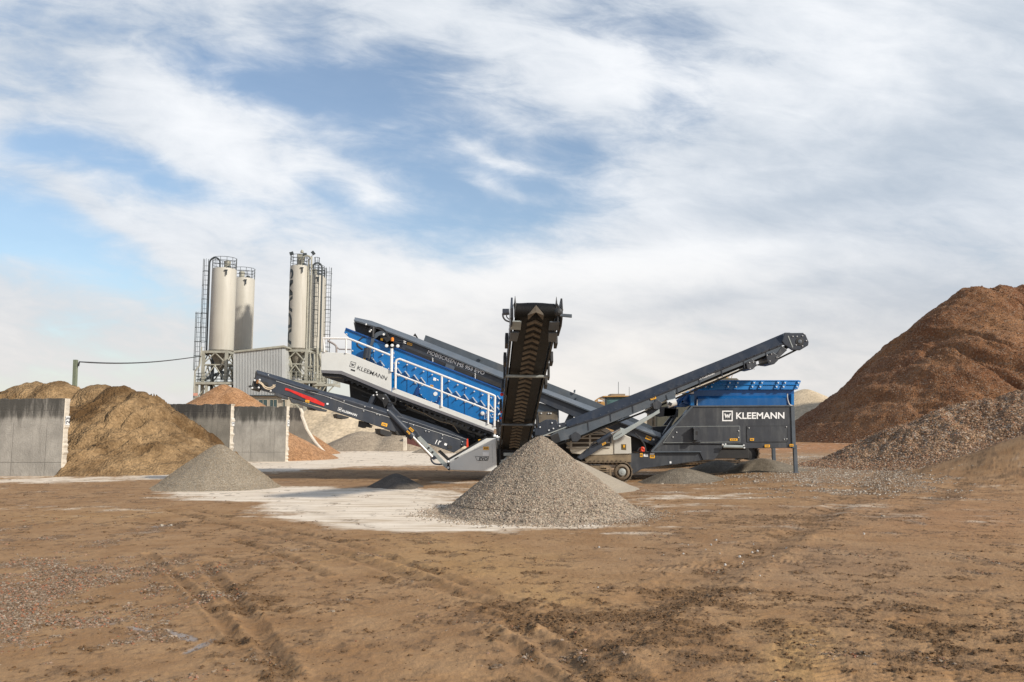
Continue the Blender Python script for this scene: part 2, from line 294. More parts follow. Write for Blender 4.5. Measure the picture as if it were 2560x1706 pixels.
class MB:
    def __init__(s): s.v = []; s.f = []; s.st = []
    def add(s, vs, fs):
        s.st.append((len(s.v), len(s.f))); k = len(s.v); s.v += [tuple(x) for x in vs]; s.f += [tuple(i + k for i in f) for f in fs]; return s
    def prism(s, pts, ext):           # pts: 3D polygon, ext: extrusion vector
        n = len(pts); a = [Vector(p) for p in pts]; b = [p + ext for p in a]
        nrm = Vector((0, 0, 0))
        for i in range(n): nrm += a[i].cross(a[(i + 1) % n])
        fs = [tuple(range(n)), tuple(range(2 * n - 1, n - 1, -1))] + [(i + n, (i + 1) % n + n, (i + 1) % n, i) for i in range(n)]
        if nrm.dot(ext) > 0: fs = [tuple(reversed(f)) for f in fs]
        return s.add(a + b, fs)
    def px(s, pl, poly, off=0.0, depth=0.1):
        return s.prism([pl.pt(u, v, off) for u, v in poly], -pl.n * depth)
    def bar(s, pl, p0, p1, wpx, off=0.0, depth=0.1, w1=None):
        a = Vector(p0 + (0,)); b = Vector(p1 + (0,)); d = (b - a).normalized(); q = Vector((-d.y, d.x, 0))
        w0 = wpx / 2; w1 = (wpx if w1 is None else w1) / 2
        return s.px(pl, [(a + q * w0)[:2], (b + q * w1)[:2], (b - q * w1)[:2], (a - q * w0)[:2]], off, depth)
    def box(s, c, sz, rot=None):
        hx, hy, hz = sz[0] / 2, sz[1] / 2, sz[2] / 2
        vs = [Vector((x, y, z)) for z in (-hz, hz) for y in (-hy, hy) for x in (-hx, hx)]
        if rot is not None: vs = [rot @ v for v in vs]
        c = Vector(c)
        return s.add([v + c for v in vs], [(0, 2, 3, 1), (4, 5, 7, 6), (0, 1, 5, 4), (2, 6, 7, 3), (0, 4, 6, 2), (1, 3, 7, 5)])
    def tube(s, pts, r, n=8, cap=True):
        pts = [Vector(p) for p in pts]; rs = r if isinstance(r, (list, tuple)) else [r] * len(pts)
        rings = []; prev = None
        for i, p in enumerate(pts):
            if i == 0: d = pts[1] - pts[0]
            elif i == len(pts) - 1: d = pts[-1] - pts[-2]
            else: d = (pts[i + 1] - pts[i]).normalized() + (pts[i] - pts[i - 1]).normalized()
            d.normalize()
            if prev is None: prev = Vector((0, 0, 1)) if abs(d.z) < 0.9 else Vector((1, 0, 0))
            x = (prev - d * prev.dot(d)); 
            if x.length < 1e-4: x = d.orthogonal()
            x.normalize(); y = d.cross(x); prev = x
            rings.append([p + (x * math.cos(2 * math.pi * k / n) + y * math.sin(2 * math.pi * k / n)) * rs[i] for k in range(n)])
        vs = [v for rg in rings for v in rg]; fs = []
        for i in range(len(pts) - 1):
            for k in range(n):
                a = i * n + k; b = i * n + (k + 1) % n
                fs.append((a, b, b + n, a + n))
        if cap: fs += [tuple(range(n - 1, -1, -1)), tuple(range((len(pts) - 1) * n, len(pts) * n))]
        return s.add(vs, fs)
    def lathe(s, prof, c, n=24, axis=None):  # prof: (r,z) list around vertical axis at c (or about given axis)
        c = Vector(c); M3 = Matrix.Identity(3) if axis is None else Vector(axis).normalized().to_track_quat('Z', 'Y').to_matrix()
        vs = []; fs = []
        for r, z in prof:
            for k in range(n):
                a = 2 * math.pi * k / n
                vs.append(c + M3 @ Vector((r * math.cos(a), r * math.sin(a), z)))
        for i in range(len(prof) - 1):
            for k in range(n):
                a = i * n + k; b = i * n + (k + 1) % n
                fs.append((a, b, b + n, a + n))
        fs += [tuple(range(n - 1, -1, -1)), tuple(range((len(prof) - 1) * n, len(prof) * n))]
        return s.add(vs, fs)
    def each(s, name, mat, parent, bevel=0.0):
        """every shape added becomes an object of its own"""
        out = []
        st = s.st + [(len(s.v), len(s.f))]
        for (v0, f0), (v1, f1) in zip(st[:-1], st[1:]):
            m = MB(); m.v = s.v[v0:v1]; m.f = [tuple(i - v0 for i in f) for f in s.f[f0:f1]]
            out.append(m.build(name, mat, parent, bevel=bevel))
        return out[0]
    def build(s, name, mat, parent=None, smooth=False, bevel=0.0, origin=None):
        me = bpy.data.meshes.new(name)
        if parent is not None:
            root = parent
            while root.parent: root = root.parent
            base = root.location.copy()
        else:
            a = np.array(s.v); base = Vector(((a[:, 0].min() + a[:, 0].max()) / 2, (a[:, 1].min() + a[:, 1].max()) / 2, a[:, 2].min()))
        org = base if origin is None else Vector(origin)
        me.from_pydata([(x[0] - org.x, x[1] - org.y, x[2] - org.z) for x in s.v], [], s.f)
        o = bpy.data.objects.new(name, me); COL.objects.link(o)
        if parent is not None:
            o.parent = parent
            pl = Vector((0, 0, 0)); q = parent
            while q is not None: pl += q.location; q = q.parent
            o.location = org - pl
        else: o.location = org
        me.materials.append(M[mat] if isinstance(mat, str) else mat)
        if smooth:
            me.polygons.foreach_set('use_smooth', [True] * len(me.polygons))
            try: me.set_sharp_from_angle(angle=R(35))
            except Exception: pass
        if bevel:
            bv = o.modifiers.new('bevel', 'BEVEL'); bv.width = bevel; bv.segments = 2; bv.limit_method = 'ANGLE'; bv.angle_limit = R(40)
        return o
def tag(o, label, cat, group=None, kind=None):
    if label: o['label'] = label
    if cat: o['category'] = cat
    if group: o['group'] = group
    if kind: o['kind'] = kind
    return o
def empty(name, loc, label, cat, group=None):
    o = bpy.data.objects.new(name, None); COL.objects.link(o); o.location = loc; o.empty_display_size = 0.5
    return tag(o, label, cat, group)

def text_px(s, pl, p0, p1, hpx, mat, parent, off=0.0, bold=0.0, name='lettering', shear=0.0, thick=0.004):
    """lettering set on plane pl from pixel p0 to p1 (baseline), cap height hpx"""
    cu = bpy.data.curves.new('t', 'FONT'); cu.body = s; cu.size = 1.0; cu.extrude = 0.0; cu.offset = bold; cu.shear = shear; cu.resolution_u = 3
    to = bpy.data.objects.new('t', cu); COL.objects.link(to)
    bpy.context.view_layer.update()
    dg = bpy.context.evaluated_depsgraph_get(); me = bpy.data.meshes.new_from_object(to.evaluated_get(dg))
    bpy.data.objects.remove(to)
    co = [v.co.copy() for v in me.vertices]
    x0 = min(c.x for c in co); x1 = max(c.x for c in co); y0 = 0.0; y1 = max(c.y for c in co)
    a = pl.pt(p0[0], p0[1], off); b = pl.pt(p1[0], p1[1], off)
    d2 = Vector((p1[0] - p0[0], p1[1] - p0[1], 0)).normalized(); up2 = Vector((d2.y, -d2.x, 0))
    c = pl.pt(p0[0] + up2.x * hpx, p0[1] + up2.y * hpx, off)
    X = b - a; U = c - a
    vs = [a + X * ((q.x - x0) / (x1 - x0)) + U * ((q.y - y0) / (y1 - y0)) for q in co]
    mb = MB(); n = len(vs); fs = [tuple(p.vertices) for p in me.polygons]
    mb.add(vs, fs)
    return mb.build(name, mat, parent)
def logo_px(pl, c, s, ang, mat, parent, off=0.0, name='emblem'):
    """square frame with a W made of slanted strokes"""
    ca, sa = math.cos(R(ang)), math.sin(R(ang))
    def q(x, y): return (c[0] + (x * ca + y * sa) * s, c[1] + (x * sa * 1.0 - y * ca) * s) if False else (c[0] + s * (x * ca + y * sa), c[1] + s * (x * sa - y * ca))
    mb = MB(); t = 0.11 if s > 8 else 0.075
    for poly in ([(-1, 1), (1, 1), (1, 1 - 2 * t), (-1, 1 - 2 * t)], [(-1, -1 + 2 * t), (1, -1 + 2 * t), (1, -1), (-1, -1)],
                 [(-1, 1 - 2 * t), (-1 + 2 * t, 1 - 2 * t), (-1 + 2 * t, -1 + 2 * t), (-1, -1 + 2 * t)],
                 [(1 - 2 * t, 1 - 2 * t), (1, 1 - 2 * t), (1, -1 + 2 * t), (1 - 2 * t, -1 + 2 * t)],
                 [(-.62, .45), (-.36, .45), (-.08, -.5), (-.32, -.5)], [(-.32, -.5), (-.08, -.5), (.06, .30), (-.14, .30)],
                 [(.0, .30), (.16, .30), (.30, -.5), (.08, -.5)], [(.08, -.5), (.30, -.5), (.66, .45), (.42, .45)]):
        mb.px(pl, [q(x, y) for x, y in poly], off, 0.004)
    return mb.build(name, mat, parent)

# ---- numpy value noise
def _h(ix, iy, seed):
    with np.errstate(over='ignore'):
        n = (ix.astype(np.int64) * 374761393 + iy.astype(np.int64) * 668265263 + seed * 974634777) & 0xffffffff
        n = ((n ^ (n >> 13)) * 1274126177) & 0xffffffff
        n = n ^ (n >> 16)
    return (n & 0xffffff) / float(0xffffff)
def vn(x, y, seed=0):
    ix = np.floor(x); iy = np.floor(y); fx = x - ix; fy = y - iy
    fx = fx * fx * (3 - 2 * fx); fy = fy * fy * (3 - 2 * fy)
    a = _h(ix, iy, seed); b = _h(ix + 1, iy, seed); c = _h(ix, iy + 1, seed); d = _h(ix + 1, iy + 1, seed)
    return (a * (1 - fx) + b * fx) * (1 - fy) + (c * (1 - fx) + d * fx) * fy
def fbm(x, y, s, oct=4, seed=0, g=0.5):
    t = 0; a = 1; n = 0
    for i in range(oct):
        t = t + a * vn(x * s + 17.3 * i, y * s - 9.1 * i, seed + i); n += a; a *= g; s *= 2.03
    return t / n
def sstep(x, a, b):
    t = np.clip((x - a) / (b - a), 0, 1); return t * t * (3 - 2 * t)

def ground_macro(x, y):
    x = np.asarray(x, float); y = np.asarray(y, float)
    z = 0.22 * sstep(x, 5.5, 9.5) * sstep(y, 21, 27) * (1 - sstep(y, 45, 60))
    ridge = np.exp(-((y - 26.8) / 2.8) ** 2) * sstep(x, 12.8, 19.5) * 1.75        # packed ramp at right
    z = z + ridge
    z = z - 0.08 * np.exp(-((x - 3) / 3) ** 2 - ((y - 27.5) / 1.6) ** 2)
    return z
def gz(x, y): return float(ground_macro(x, y))

def mesh_grid(name, X, Y, Z, mat, smooth=True, attrs=None):
    ny, nx = X.shape
    idx = np.arange(nx * ny).reshape(ny, nx)
    q = np.stack([idx[:-1, :-1], idx[:-1, 1:], idx[1:, 1:], idx[1:, :-1]], -1).reshape(-1, 4)
    co = np.stack([X, Y, Z], -1).reshape(-1, 3)
    return np_mesh(name, co, q, mat, smooth, attrs)
def np_mesh(name, co, q, mat, smooth=True, attrs=None, base=None):
    if base is None: base = np.array([0, 0, 0.0])
    me = bpy.data.meshes.new(name); k = q.shape[1]
    me.vertices.add(len(co)); me.vertices.foreach_set('co', (co - base).astype(np.float32).ravel())
    me.loops.add(q.size); me.loops.foreach_set('vertex_index', q.astype(np.int32).ravel())
    me.polygons.add(len(q)); me.polygons.foreach_set('loop_start', (np.arange(len(q)) * k).astype(np.int32))
    try: me.polygons.foreach_set('loop_total', np.full(len(q), k, np.int32))
    except Exception: pass
    me.polygons.foreach_set('use_smooth', np.full(len(q), smooth))
    me.update(calc_edges=True)
    if attrs:
        for an, av in attrs.items():
            at = me.attributes.new(an, 'FLOAT', 'POINT'); at.data.foreach_set('value', av.astype(np.float32).ravel())
    o = bpy.data.objects.new(name, me); COL.objects.link(o); o.location = tuple(base)
    me.materials.append(M[mat] if isinstance(mat, str) else mat)
    return o
def heightpile(name, x0, x1, y0, y1, res, hf, mat, label, cat='pile', group=None):
    """hf(x,y)->height above ground (negative = buried); the mesh closes below ground"""
    xs = np.linspace(x0, x1, max(4, int((x1 - x0) / res))); ys = np.linspace(y0, y1, max(4, int((y1 - y0) / res)))
    X, Y = np.meshgrid(xs, ys); H = hf(X, Y)
    g = ground_macro(X, Y)
    Z = g + np.maximum(H, -0.25)
    base = np.array([(x0 + x1) / 2, (y0 + y1) / 2, 0.0])
    keep = (H > -0.2)
    ny, nx = X.shape; idx = np.arange(nx * ny).reshape(ny, nx)
    kq = keep[:-1, :-1] | keep[:-1, 1:] | keep[1:, 1:] | keep[1:, :-1]
    q = np.stack([idx[:-1, :-1], idx[:-1, 1:], idx[1:, 1:], idx[1:, :-1]], -1)[kq]
    used = np.unique(q); rm = np.full(nx * ny, -1); rm[used] = np.arange(len(used))
    co = np.stack([X, Y, Z], -1).reshape(-1, 3)[used]
    o = np_mesh(name, co, rm[q], mat, True, None, base)
    tag(o, label, cat, group)
    return o
OCT_V = np.array([[1, 0, 0], [-1, 0, 0], [0, 1, 0], [0, -1, 0], [0, 0, 1], [0, 0, -1]], float)
OCT_F = np.array([[0, 2, 4], [2, 1, 4], [1, 3, 4], [3, 0, 4], [2, 0, 5], [1, 2, 5], [3, 1, 5], [0, 3, 5]])
def stones(name, pts, size, mat, seed=0, parent=None, flat=0.75):
    rng = np.random.default_rng(seed); n = len(pts)
    s = size[:, None, None] if isinstance(size, np.ndarray) else size
    v = OCT_V[None] * (0.65 + 0.7 * rng.random((n, 6, 1))) * s
    q = rng.normal(size=(n, 4)); q /= np.linalg.norm(q, axis=1)[:, None]
    w_, x_, y_, z_ = q.T
    Rm = np.stack([1 - 2 * (y_**2 + z_**2), 2 * (x_*y_ - z_*w_), 2 * (x_*z_ + y_*w_), 2 * (x_*y_ + z_*w_), 1 - 2 * (x_**2 + z_**2), 2 * (y_*z_ - x_*w_),
                   2 * (x_*z_ - y_*w_), 2 * (y_*z_ + x_*w_), 1 - 2 * (x_**2 + y_**2)], -1).reshape(n, 3, 3)
    v = np.einsum('nij,nkj->nki', Rm, v); v[:, :, 2] *= flat
    co = (v + pts[:, None, :]).reshape(-1, 3)
    f = (OCT_F[None] + (np.arange(n) * 6)[:, None, None]).reshape(-1, 3)
    base = np.array([0.0, 0, 0])
    if parent is not None: base = np.array(parent.location)
    o = np_mesh(name, co, f, mat, False, None, base)
    if parent is not None: o.parent = parent; o.location = (0, 0, 0)
    return o

# ------------------------------------------------------------------ ground
def to_px(X, Y, Z=0.0):
    """photograph pixel of a flat ground point: used once, to lay the yard's real stains and ruts where they are"""
    sp, cp = math.sin(PITCH), math.cos(PITCH)
    zz = Z - CAMZ; dep = Y * cp + zz * sp; up = -Y * sp + zz * cp
    return CX + F * X / dep, CY - F * up / dep
def seg_dist(X, Y, pts):
    D = np.full(X.shape, 1e9); S = np.zeros(X.shape); acc = 0
    for (ax, ay), (bx, by) in zip(pts[:-1], pts[1:]):
        dx_, dy_ = bx - ax, by - ay; L = math.hypot(dx_, dy_)
        t = np.clip(((X - ax) * dx_ + (Y - ay) * dy_) / (L * L), 0, 1)
        d = np.hypot(X - ax - t * dx_, Y - ay - t * dy_); mk = d < D
        D = np.where(mk, d, D); S = np.where(mk, acc + t * L, S); acc += L
    return D, S
def ell(U, V, u, v, ru, rv, ang=0):
    c, s = math.cos(R(ang)), math.sin(R(ang)); a = (U - u) * c + (V - v) * s; b = -(U - u) * s + (V - v) * c
    return np.exp(-((a / ru) ** 2 + (b / rv) ** 2))
def ground_mesh():
    vs = np.concatenate([np.linspace(1900, 1560, 170), np.linspace(1559, 1320, 210), np.linspace(1319, 1130, 200), np.linspace(1129, 1078, 60), np.array([1076, 1075, 1074, 1073.3, 1072.9])])
    ys = np.array([CAMZ * F / (v - 1072.0) for v in vs])
    t = np.concatenate([np.linspace(-1.6, -0.72, 60), np.linspace(-0.715, 0.715, 1380), np.linspace(0.72, 1.6, 60)])
    Y, T = np.meshgrid(ys, t, indexing='ij'); X = Y * T * 1.0
    U, V = to_px(X, Y)
    Z = ground_macro(X, Y)
    near = 1 - sstep(Y, 30, 60)
    n_big = fbm(X, Y, 0.35, 4, 3); n_mid = fbm(X, Y, 1.6, 4, 11); n_f = fbm(X, Y, 7.0, 4, 23, 0.6); n_ff = fbm(X, Y, 22, 3, 31, 0.6)
    str_ = fbm(X * 0.25 + n_big, Y * 1.6, 1.5, 4, 41)
    # pale dust of the yard
    pale = np.zeros_like(X)
    for (u, v, ru, rv, a, am) in [(980, 1272, 330, 38, 3, 1.5), (800, 1250, 190, 26, 6, 1.0), (900, 1300, 190, 24, 5, .7), (560, 1236, 260, 14, 0, .75), (150, 1200, 420, 10, -1, 1.0), (1160, 1312, 140, 16, 0, .8),
                                  (1000, 1144, 500, 20, -2, 1.6), (700, 1165, 260, 14, -4, 1.2), (1250, 1160, 260, 14, 0, 1.1), (1600, 1250, 180, 18, -4, .5), (1820, 1238, 160, 16, -6, .25), (1330, 1312, 330, 10, 0, .8),
                                  (1450, 1212, 260, 12, 0, .45), (1010, 1232, 420, 16, 0, .7), (1560, 1285, 160, 18, -8, .25), (900, 1100, 600, 22, 0, .9), (2050, 1150, 160, 14, 0, .5)]:
        pale += am * ell(U, V, u, v, ru, rv, a)
    pale = pale * (1 - sstep(V, 1325, 1365)); pale = pale - 0.9 * ell(U, V, 800, 1188, 420, 13, -3) - 0.55 * ell(U, V, 560, 1262, 190, 7, 0) - 0.5 * ell(U, V, 860, 1212, 160, 6, 0) - .4 * ell(U, V, 250, 1215, 260, 6, 0)
    pale = sstep(pale + (str_ - 0.5) * 0.9 + (n_mid - 0.5) * 1.2 + (n_big - .5) * .6 + (n_f - .5) * .5, 0.25, 0.95) * (1 - sstep(V, 1335, 1400))
    # churned, damp mud
    churn = np.zeros_like(X)
    for (u, v, ru, rv, a, am) in [(1700, 1520, 420, 34, -6, .9), (1960, 1600, 420, 60, 0, .55), (2450, 1640, 220, 90, 0, .75), (2350, 1480, 260, 60, 0, .35), (1480, 1570, 190, 40, 15, .6), (2150, 1545, 260, 40, 0, .5),
                                  (1650, 1640, 240, 40, 5, .45), (1080, 1520, 200, 26, 6, .55), (500, 1330, 200, 26, 6, .5), (200, 1330, 260, 30, 0, .4), (1000, 1370, 180, 12, 8, .5), (1880, 1298, 190, 14, 0, .8), (2150, 1310, 330, 22, 0, .45),
                                  (2300, 1236, 330, 22, 0, .5), (250, 1240, 360, 12, 0, .45), (700, 1420, 160, 30, 20, .35), (1980, 1410, 100, 16, 0, .5), (300, 1480, 300, 50, 0, .35), (1230, 1690, 60, 20, 0, .6), (700, 1560, 120, 60, 30, .3), (1950, 1450, 500, 130, 0, .22)]:
        churn += am * ell(U, V, u, v, ru, rv, a)
    ruts = [([(370, 1385), (470, 1470), (545, 1545), (598, 1612)], .055, 1.1), ([(505, 1410), (590, 1500), (650, 1580), (720, 1690)], .075, 1.25), ([(440, 1400), (540, 1480), (620, 1590), (660, 1660)], .20, .45), ([(424, 1276), (789, 1363), (1034, 1445), (1159, 1488), (1290, 1528), (1480, 1610), (1580, 1706)], .11, .95), ([(470, 1270), (840, 1352), (1090, 1432), (1200, 1478), (1330, 1520)], .09, .8),
            ([(590, 1350), (700, 1385), (816, 1440)], .08, .95), ([(700, 1260), (1000, 1335), (1180, 1420)], .2, .35), ([(1280, 1560), (1400, 1640), (1520, 1720)], .09, 1.0), ([(1230, 1580), (1340, 1650), (1440, 1720)], .06, .8), ([(1340, 1545), (1600, 1500), (1800, 1470)], .25, .5), ([(560, 1400), (640, 1500), (700, 1600)], .25, .45),
            ([(1560, 1600), (1700, 1570), (1900, 1560)], .2, .5), ([(2050, 1260), (2250, 1180), (2400, 1120), (2560, 1040)], .25, .8), ([(2150, 1260), (2350, 1180), (2560, 1080)], .25, .7), ([(2000, 1330), (2300, 1270), (2560, 1150)], .3, .6), ([(2100, 1250), (2330, 1130), (2500, 1030)], .2, .6)]
    disp = np.zeros_like(X); rut_m = np.zeros_like(X)
    for pts, wd, am in ruts:
        gp = [(G(u, v).x, G(u, v).y) for u, v in pts]
        D, S = seg_dist(X, Y, gp)
        e = np.exp(-(D / wd) ** 2) * am * (0.55 + 0.9 * fbm(X, Y, 1.3, 2, 71)); tread = 0.5 + 0.5 * np.sin(S * 2 * math.pi / 0.11)
        rut_m = np.maximum(rut_m, e * (0.60 + 0.4 * tread))
        disp -= 0.020 * e; disp += 0.014 * np.exp(-((D - wd * 1.7) / (wd * .6)) ** 2) * am * n_f * 2
    # big tyre treads lower right
    for (u0, v0, u1, v1, wd) in [(2290, 1560, 2290, 1720, .30), (2000, 1580, 2050, 1730, .26), (2160, 1590, 2190, 1720, .16), (2440, 1500, 2480, 1700, .3), (1600, 1420, 2000, 1400, .2)]:
        a, b = G(u0, v0), G(u1, v1); D, S = seg_dist(X, Y, [(a.x, a.y), (b.x, b.y)])
        band = sstep(-D, -wd, -wd * .8)
        tr = 0.5 + 0.5 * np.sin((S + D * .8) * 2 * math.pi / 0.10)
        churn += band * 0.16 * (tr < .4); disp -= band * 0.012 * (1 - tr)
    n_cl = fbm(X * .7 + .2 * Y, Y * 1.1, 3.2, 4, 131, .62)
    churn_s = sstep(np.minimum(churn, .95) * 0.62 + (n_cl - 0.5) * 2.9 + (n_f - 0.5) * 1.7 + rut_m * 0.75, 0.62, 1.0)
    rut_m = rut_m * (0.35 + 0.65 * sstep(n_f + n_cl * .6, .62, .95))
    speck = sstep(fbm(X * .8, Y * .8, 9, 3, 91, .7) + (n_mid - .5) * .5 + churn * .12, 0.60, 0.72) * (1 - pale * .9)
    # grit field lower left, pebbly strip at right
    grit = 1.3 * ell(U, V, 60, 1500, 420, 110, 0) + .6 * ell(U, V, 300, 1430, 240, 50, 10) + .5 * ell(U, V, 0, 1600, 250, 70)
    grit = sstep(grit + (n_mid - .5) * 2.6 + (n_f - .5) * 1.6, .55, 1.5)
    peb = 1.2 * ell(U, V, 2120, 1200, 260, 26, 4) + .35 * ell(U, V, 1900, 1205, 330, 14) + .7 * ell(U, V, 2080, 1150, 140, 26) + .4 * ell(U, V, 1950, 1235, 300, 20)
    peb = sstep(peb + (n_mid - .5) * 1.2, .3, .9)
    red = 1.3 * ell(U, V, 2150, 1118, 330, 13) + .35 * ell(U, V, 2450, 1300, 300, 60)
    ochre = 1.0 * ell(U, V, 1990, 1640, 85, 80, 0) + .5 * ell(U, V, 1180, 1420, 330, 30, 4) + .35 * ell(U, V, 250, 1290, 300, 18) + .6 * ell(U, V, 1350, 1490, 160, 30, 8) + .45 * ell(U, V, 1180, 1370, 250, 30, 4)
    ochre = np.clip(ochre + (n_mid - .5) * .8 * (ochre > .1), 0, 1)
    wet = 1.2 * ell(U, V, 455, 1592, 55, 9, 22) + 1.1 * ell(U, V, 490, 1622, 50, 8, -22) + .7 * ell(U, V, 270, 1562, 90, 6, -8) + .6 * ell(U, V, 380, 1316, 60, 6) + .7 * ell(U, V, 340, 1575, 60, 6, 12) + .5 * ell(U, V, 960, 1570, 120, 22)
    wet = sstep(wet + (n_f - .5) * 1.4, .45, .85)
    grey = .9 * ell(U, V, 640, 1215, 260, 12, 0) + .8 * ell(U, V, 1560, 1222, 170, 16) + .45 * ell(U, V, 2150, 1290, 420, 30) + .3 * ell(U, V, 1600, 1400, 500, 60) + .5 * ell(U, V, 2100, 1430, 300, 70)
    grey = np.clip(grey + (n_mid - .5) * .6, 0, 1)
    disp += (n_big - .5) * .035 * near * (Y < 26) + (n_mid - .5) * .016 * near + (n_f - .5) * 0.013 * near * (1 + churn_s * 1.2) + (n_ff - .5) * .012 * near * (1 + 2.0 * churn_s + speck + 1.0 * grit + .8 * peb)
    disp *= (1 - 0.72 * pale)
    Z = Z + disp - 0.004
    wet = wet * (1 - ell(U, V, 960, 1570, 200, 40))
    attrs = dict(pale=pale, churn=np.clip(churn_s * .95 + rut_m * .9, 0, 1), speck=speck, grit=np.maximum(grit, peb * .6), red=np.clip(red, 0, 1), ochre=ochre, wet=wet, grey=grey)
    m, t, b = new_mat('yard_dirt')
    def at(n): 
        a = t.n('ShaderNodeAttribute'); a.attribute_name = n; return a.outputs['Fac']
    co = t.n('ShaderNodeTexCoord').outputs['Object']
    n1 = t.noise(co, 1.1, 7, 0.68); n2 = t.noise(co, 14, 6, 0.7); n3 = t.noise(co, 60, 3, 0.7)
    c = t.mix(t.ss(n1, .3, .7), rgb((0.275, 0.148, 0.062)), rgb((0.390, 0.235, 0.115)))
    c = t.mix(t.ss(n2, .35, .72, 0, .35), c, rgb((0.22, 0.135, 0.08)))
    c = t.mix(t.m('MULTIPLY', at('grey'), .4), c, rgb((0.27, 0.19, 0.13)))
    c = t.mix(t.m('MULTIPLY', at('ochre'), .6), c, rgb((0.50, 0.30, 0.115)))
    c = t.mix(t.m('MULTIPLY', at('red'), .85), c, rgb((0.37, 0.17, 0.07)))
    mpz = t.n('ShaderNodeMapping'); t.l(co, mpz.inputs[0]); mpz.inputs[3].default_value = (0.25, 1.6, 1)
    n4 = t.noise(mpz.outputs[0], 2.2, 6, 0.65)
    pcol = t.mix(t.ss(n4, .30, .60), rgb((0.54, 0.42, 0.29)), rgb((0.84, 0.73, 0.59)))
    c = t.mix(t.m('MULTIPLY', at('pale'), .92), c, pcol)
    v = t.n('ShaderNodeTexVoronoi'); t.l(co, v.inputs['Vector']); v.inputs['Scale'].default_value = 38
    vs_ = t.n('ShaderNodeSeparateXYZ'); t.l(v.outputs['Color'], vs_.inputs[0])
    gcol = t.mix(t.ss(vs_.outputs[0], .0, 1.0), rgb((0.13, 0.084, 0.048)), rgb((0.29, 0.205, 0.135)))
    gcol = t.mix(t.ss(vs_.outputs[1], .90, .92), gcol, rgb((0.46, 0.41, 0.35)))
    c = t.mix(t.m('MULTIPLY', at('grit'), t.ss(vs_.outputs[2], .25, .45, .25, .9)), c, gcol)
    c = t.mix(t.m('MULTIPLY', at('speck'), .55), c, rgb((0.13, 0.08, 0.045)))
    c = t.mix(t.m('MULTIPLY', at('churn'), .70), c, rgb((0.120, 0.068, 0.031)))
    c = t.mix(t.m('MULTIPLY', at('wet'), .75), c, rgb((0.27, 0.225, 0.195)))
    t.l(c, b.inputs['Base Color'])
    t.l(t.m('SUBTRACT', 0.93, t.m('MULTIPLY', at('wet'), 0.55)), b.inputs['Roughness']); b.inputs['Specular IOR Level'].default_value = 0.25
    bp = t.n('ShaderNodeBump'); bp.inputs[0].default_value = 0.75; bp.inputs[1].default_value = 0.02
    hh = t.m('ADD', t.m('ADD', n2, t.m('MULTIPLY', n3, .5)), t.m('MULTIPLY', v.outputs['Distance'], t.m('MULTIPLY', at('grit'), -1.2)))
    t.l(t.m('MULTIPLY', hh, t.m('SUBTRACT', 1.0, t.m('MAXIMUM', t.m('MULTIPLY', at('pale'), .6), t.m('MULTIPLY', at('wet'), .9)))), bp.inputs['Height']); t.l(bp.outputs[0], b.inputs['Normal'])
    o = mesh_grid('ground', X, Y, Z, m, True, attrs); tag(o, None, None, None, 'structure')
    # outer ground, sides and behind, to the horizon
    mb = MB(); L = 5000
    mb.add([(-L, -L, -.12), (L, -L, -.12), (L, L, -.12), (-L, L, -.12)], [(0, 1, 2, 3)])
    tag(mb.build('ground', paint('outer_dirt', (0.33, 0.21, 0.13), 0.95, var=.2, scale=.4)), None, None, None, 'structure')
    return X, Y, Z, U, V, churn_s, speck, grit, peb, pale
gX, gY, gZ, gU, gV, gchurn, gspeck, ggrit, gpeb, gpale = ground_mesh()
def sample_ground(weight, n, seed, ymax=60):
    rng = np.random.default_rng(seed)
    wgt = weight * gY * gY * (gY < ymax) * (gY > 4.6) * (np.abs(gX / gY) < .72)    # grid cells grow with distance squared
    wgt = wgt.ravel(); cs = np.cumsum(wgt); k = np.searchsorted(cs, rng.random(n) * cs[-1]); k = np.clip(k, 0, wgt.size - 1)
    x = gX.ravel()[k]; y = gY.ravel()[k]; z = gZ.ravel()[k]
    x = x + rng.normal(size=n) * .0012 * y; y = y * (1 + rng.normal(size=n) * .0025)
    return np.stack([x, y, z], 1)
rng = np.random.default_rng(5)
near_w = np.clip(14 / np.maximum(gY, 4), 0, 3) ** 1.6
p = sample_ground(ggrit * near_w, 20000, 1, 22)
tag(stones('loose_grit', p, 0.006 + 0.016 * rng.random(len(p)) ** 3, 'st_grit', 1), 'loose grit and crushed pebbles spread on the mud at lower left', 'gravel', None, 'stuff')
p = sample_ground(gpeb, 7000, 2, 45)
tag(stones('pebble_scatter', p, 0.016 + 0.035 * rng.random(len(p)) ** 3, 'st_pale', 2), 'pale pebbles strewn on the ground right of the hopper legs', 'gravel', None, 'stuff')
p = sample_ground((gchurn ** 2 * 1.0 + gspeck * .35 + .01) * near_w * (1 - gpale * .8), 26000, 3, 26)
tag(stones('mud_crumbs', p, 0.006 + 0.018 * rng.random(len(p)) ** 4, 'st_clod', 3, flat=.6), 'dark crumbs of churned mud along the wheel ruts', 'mud', None, 'stuff')

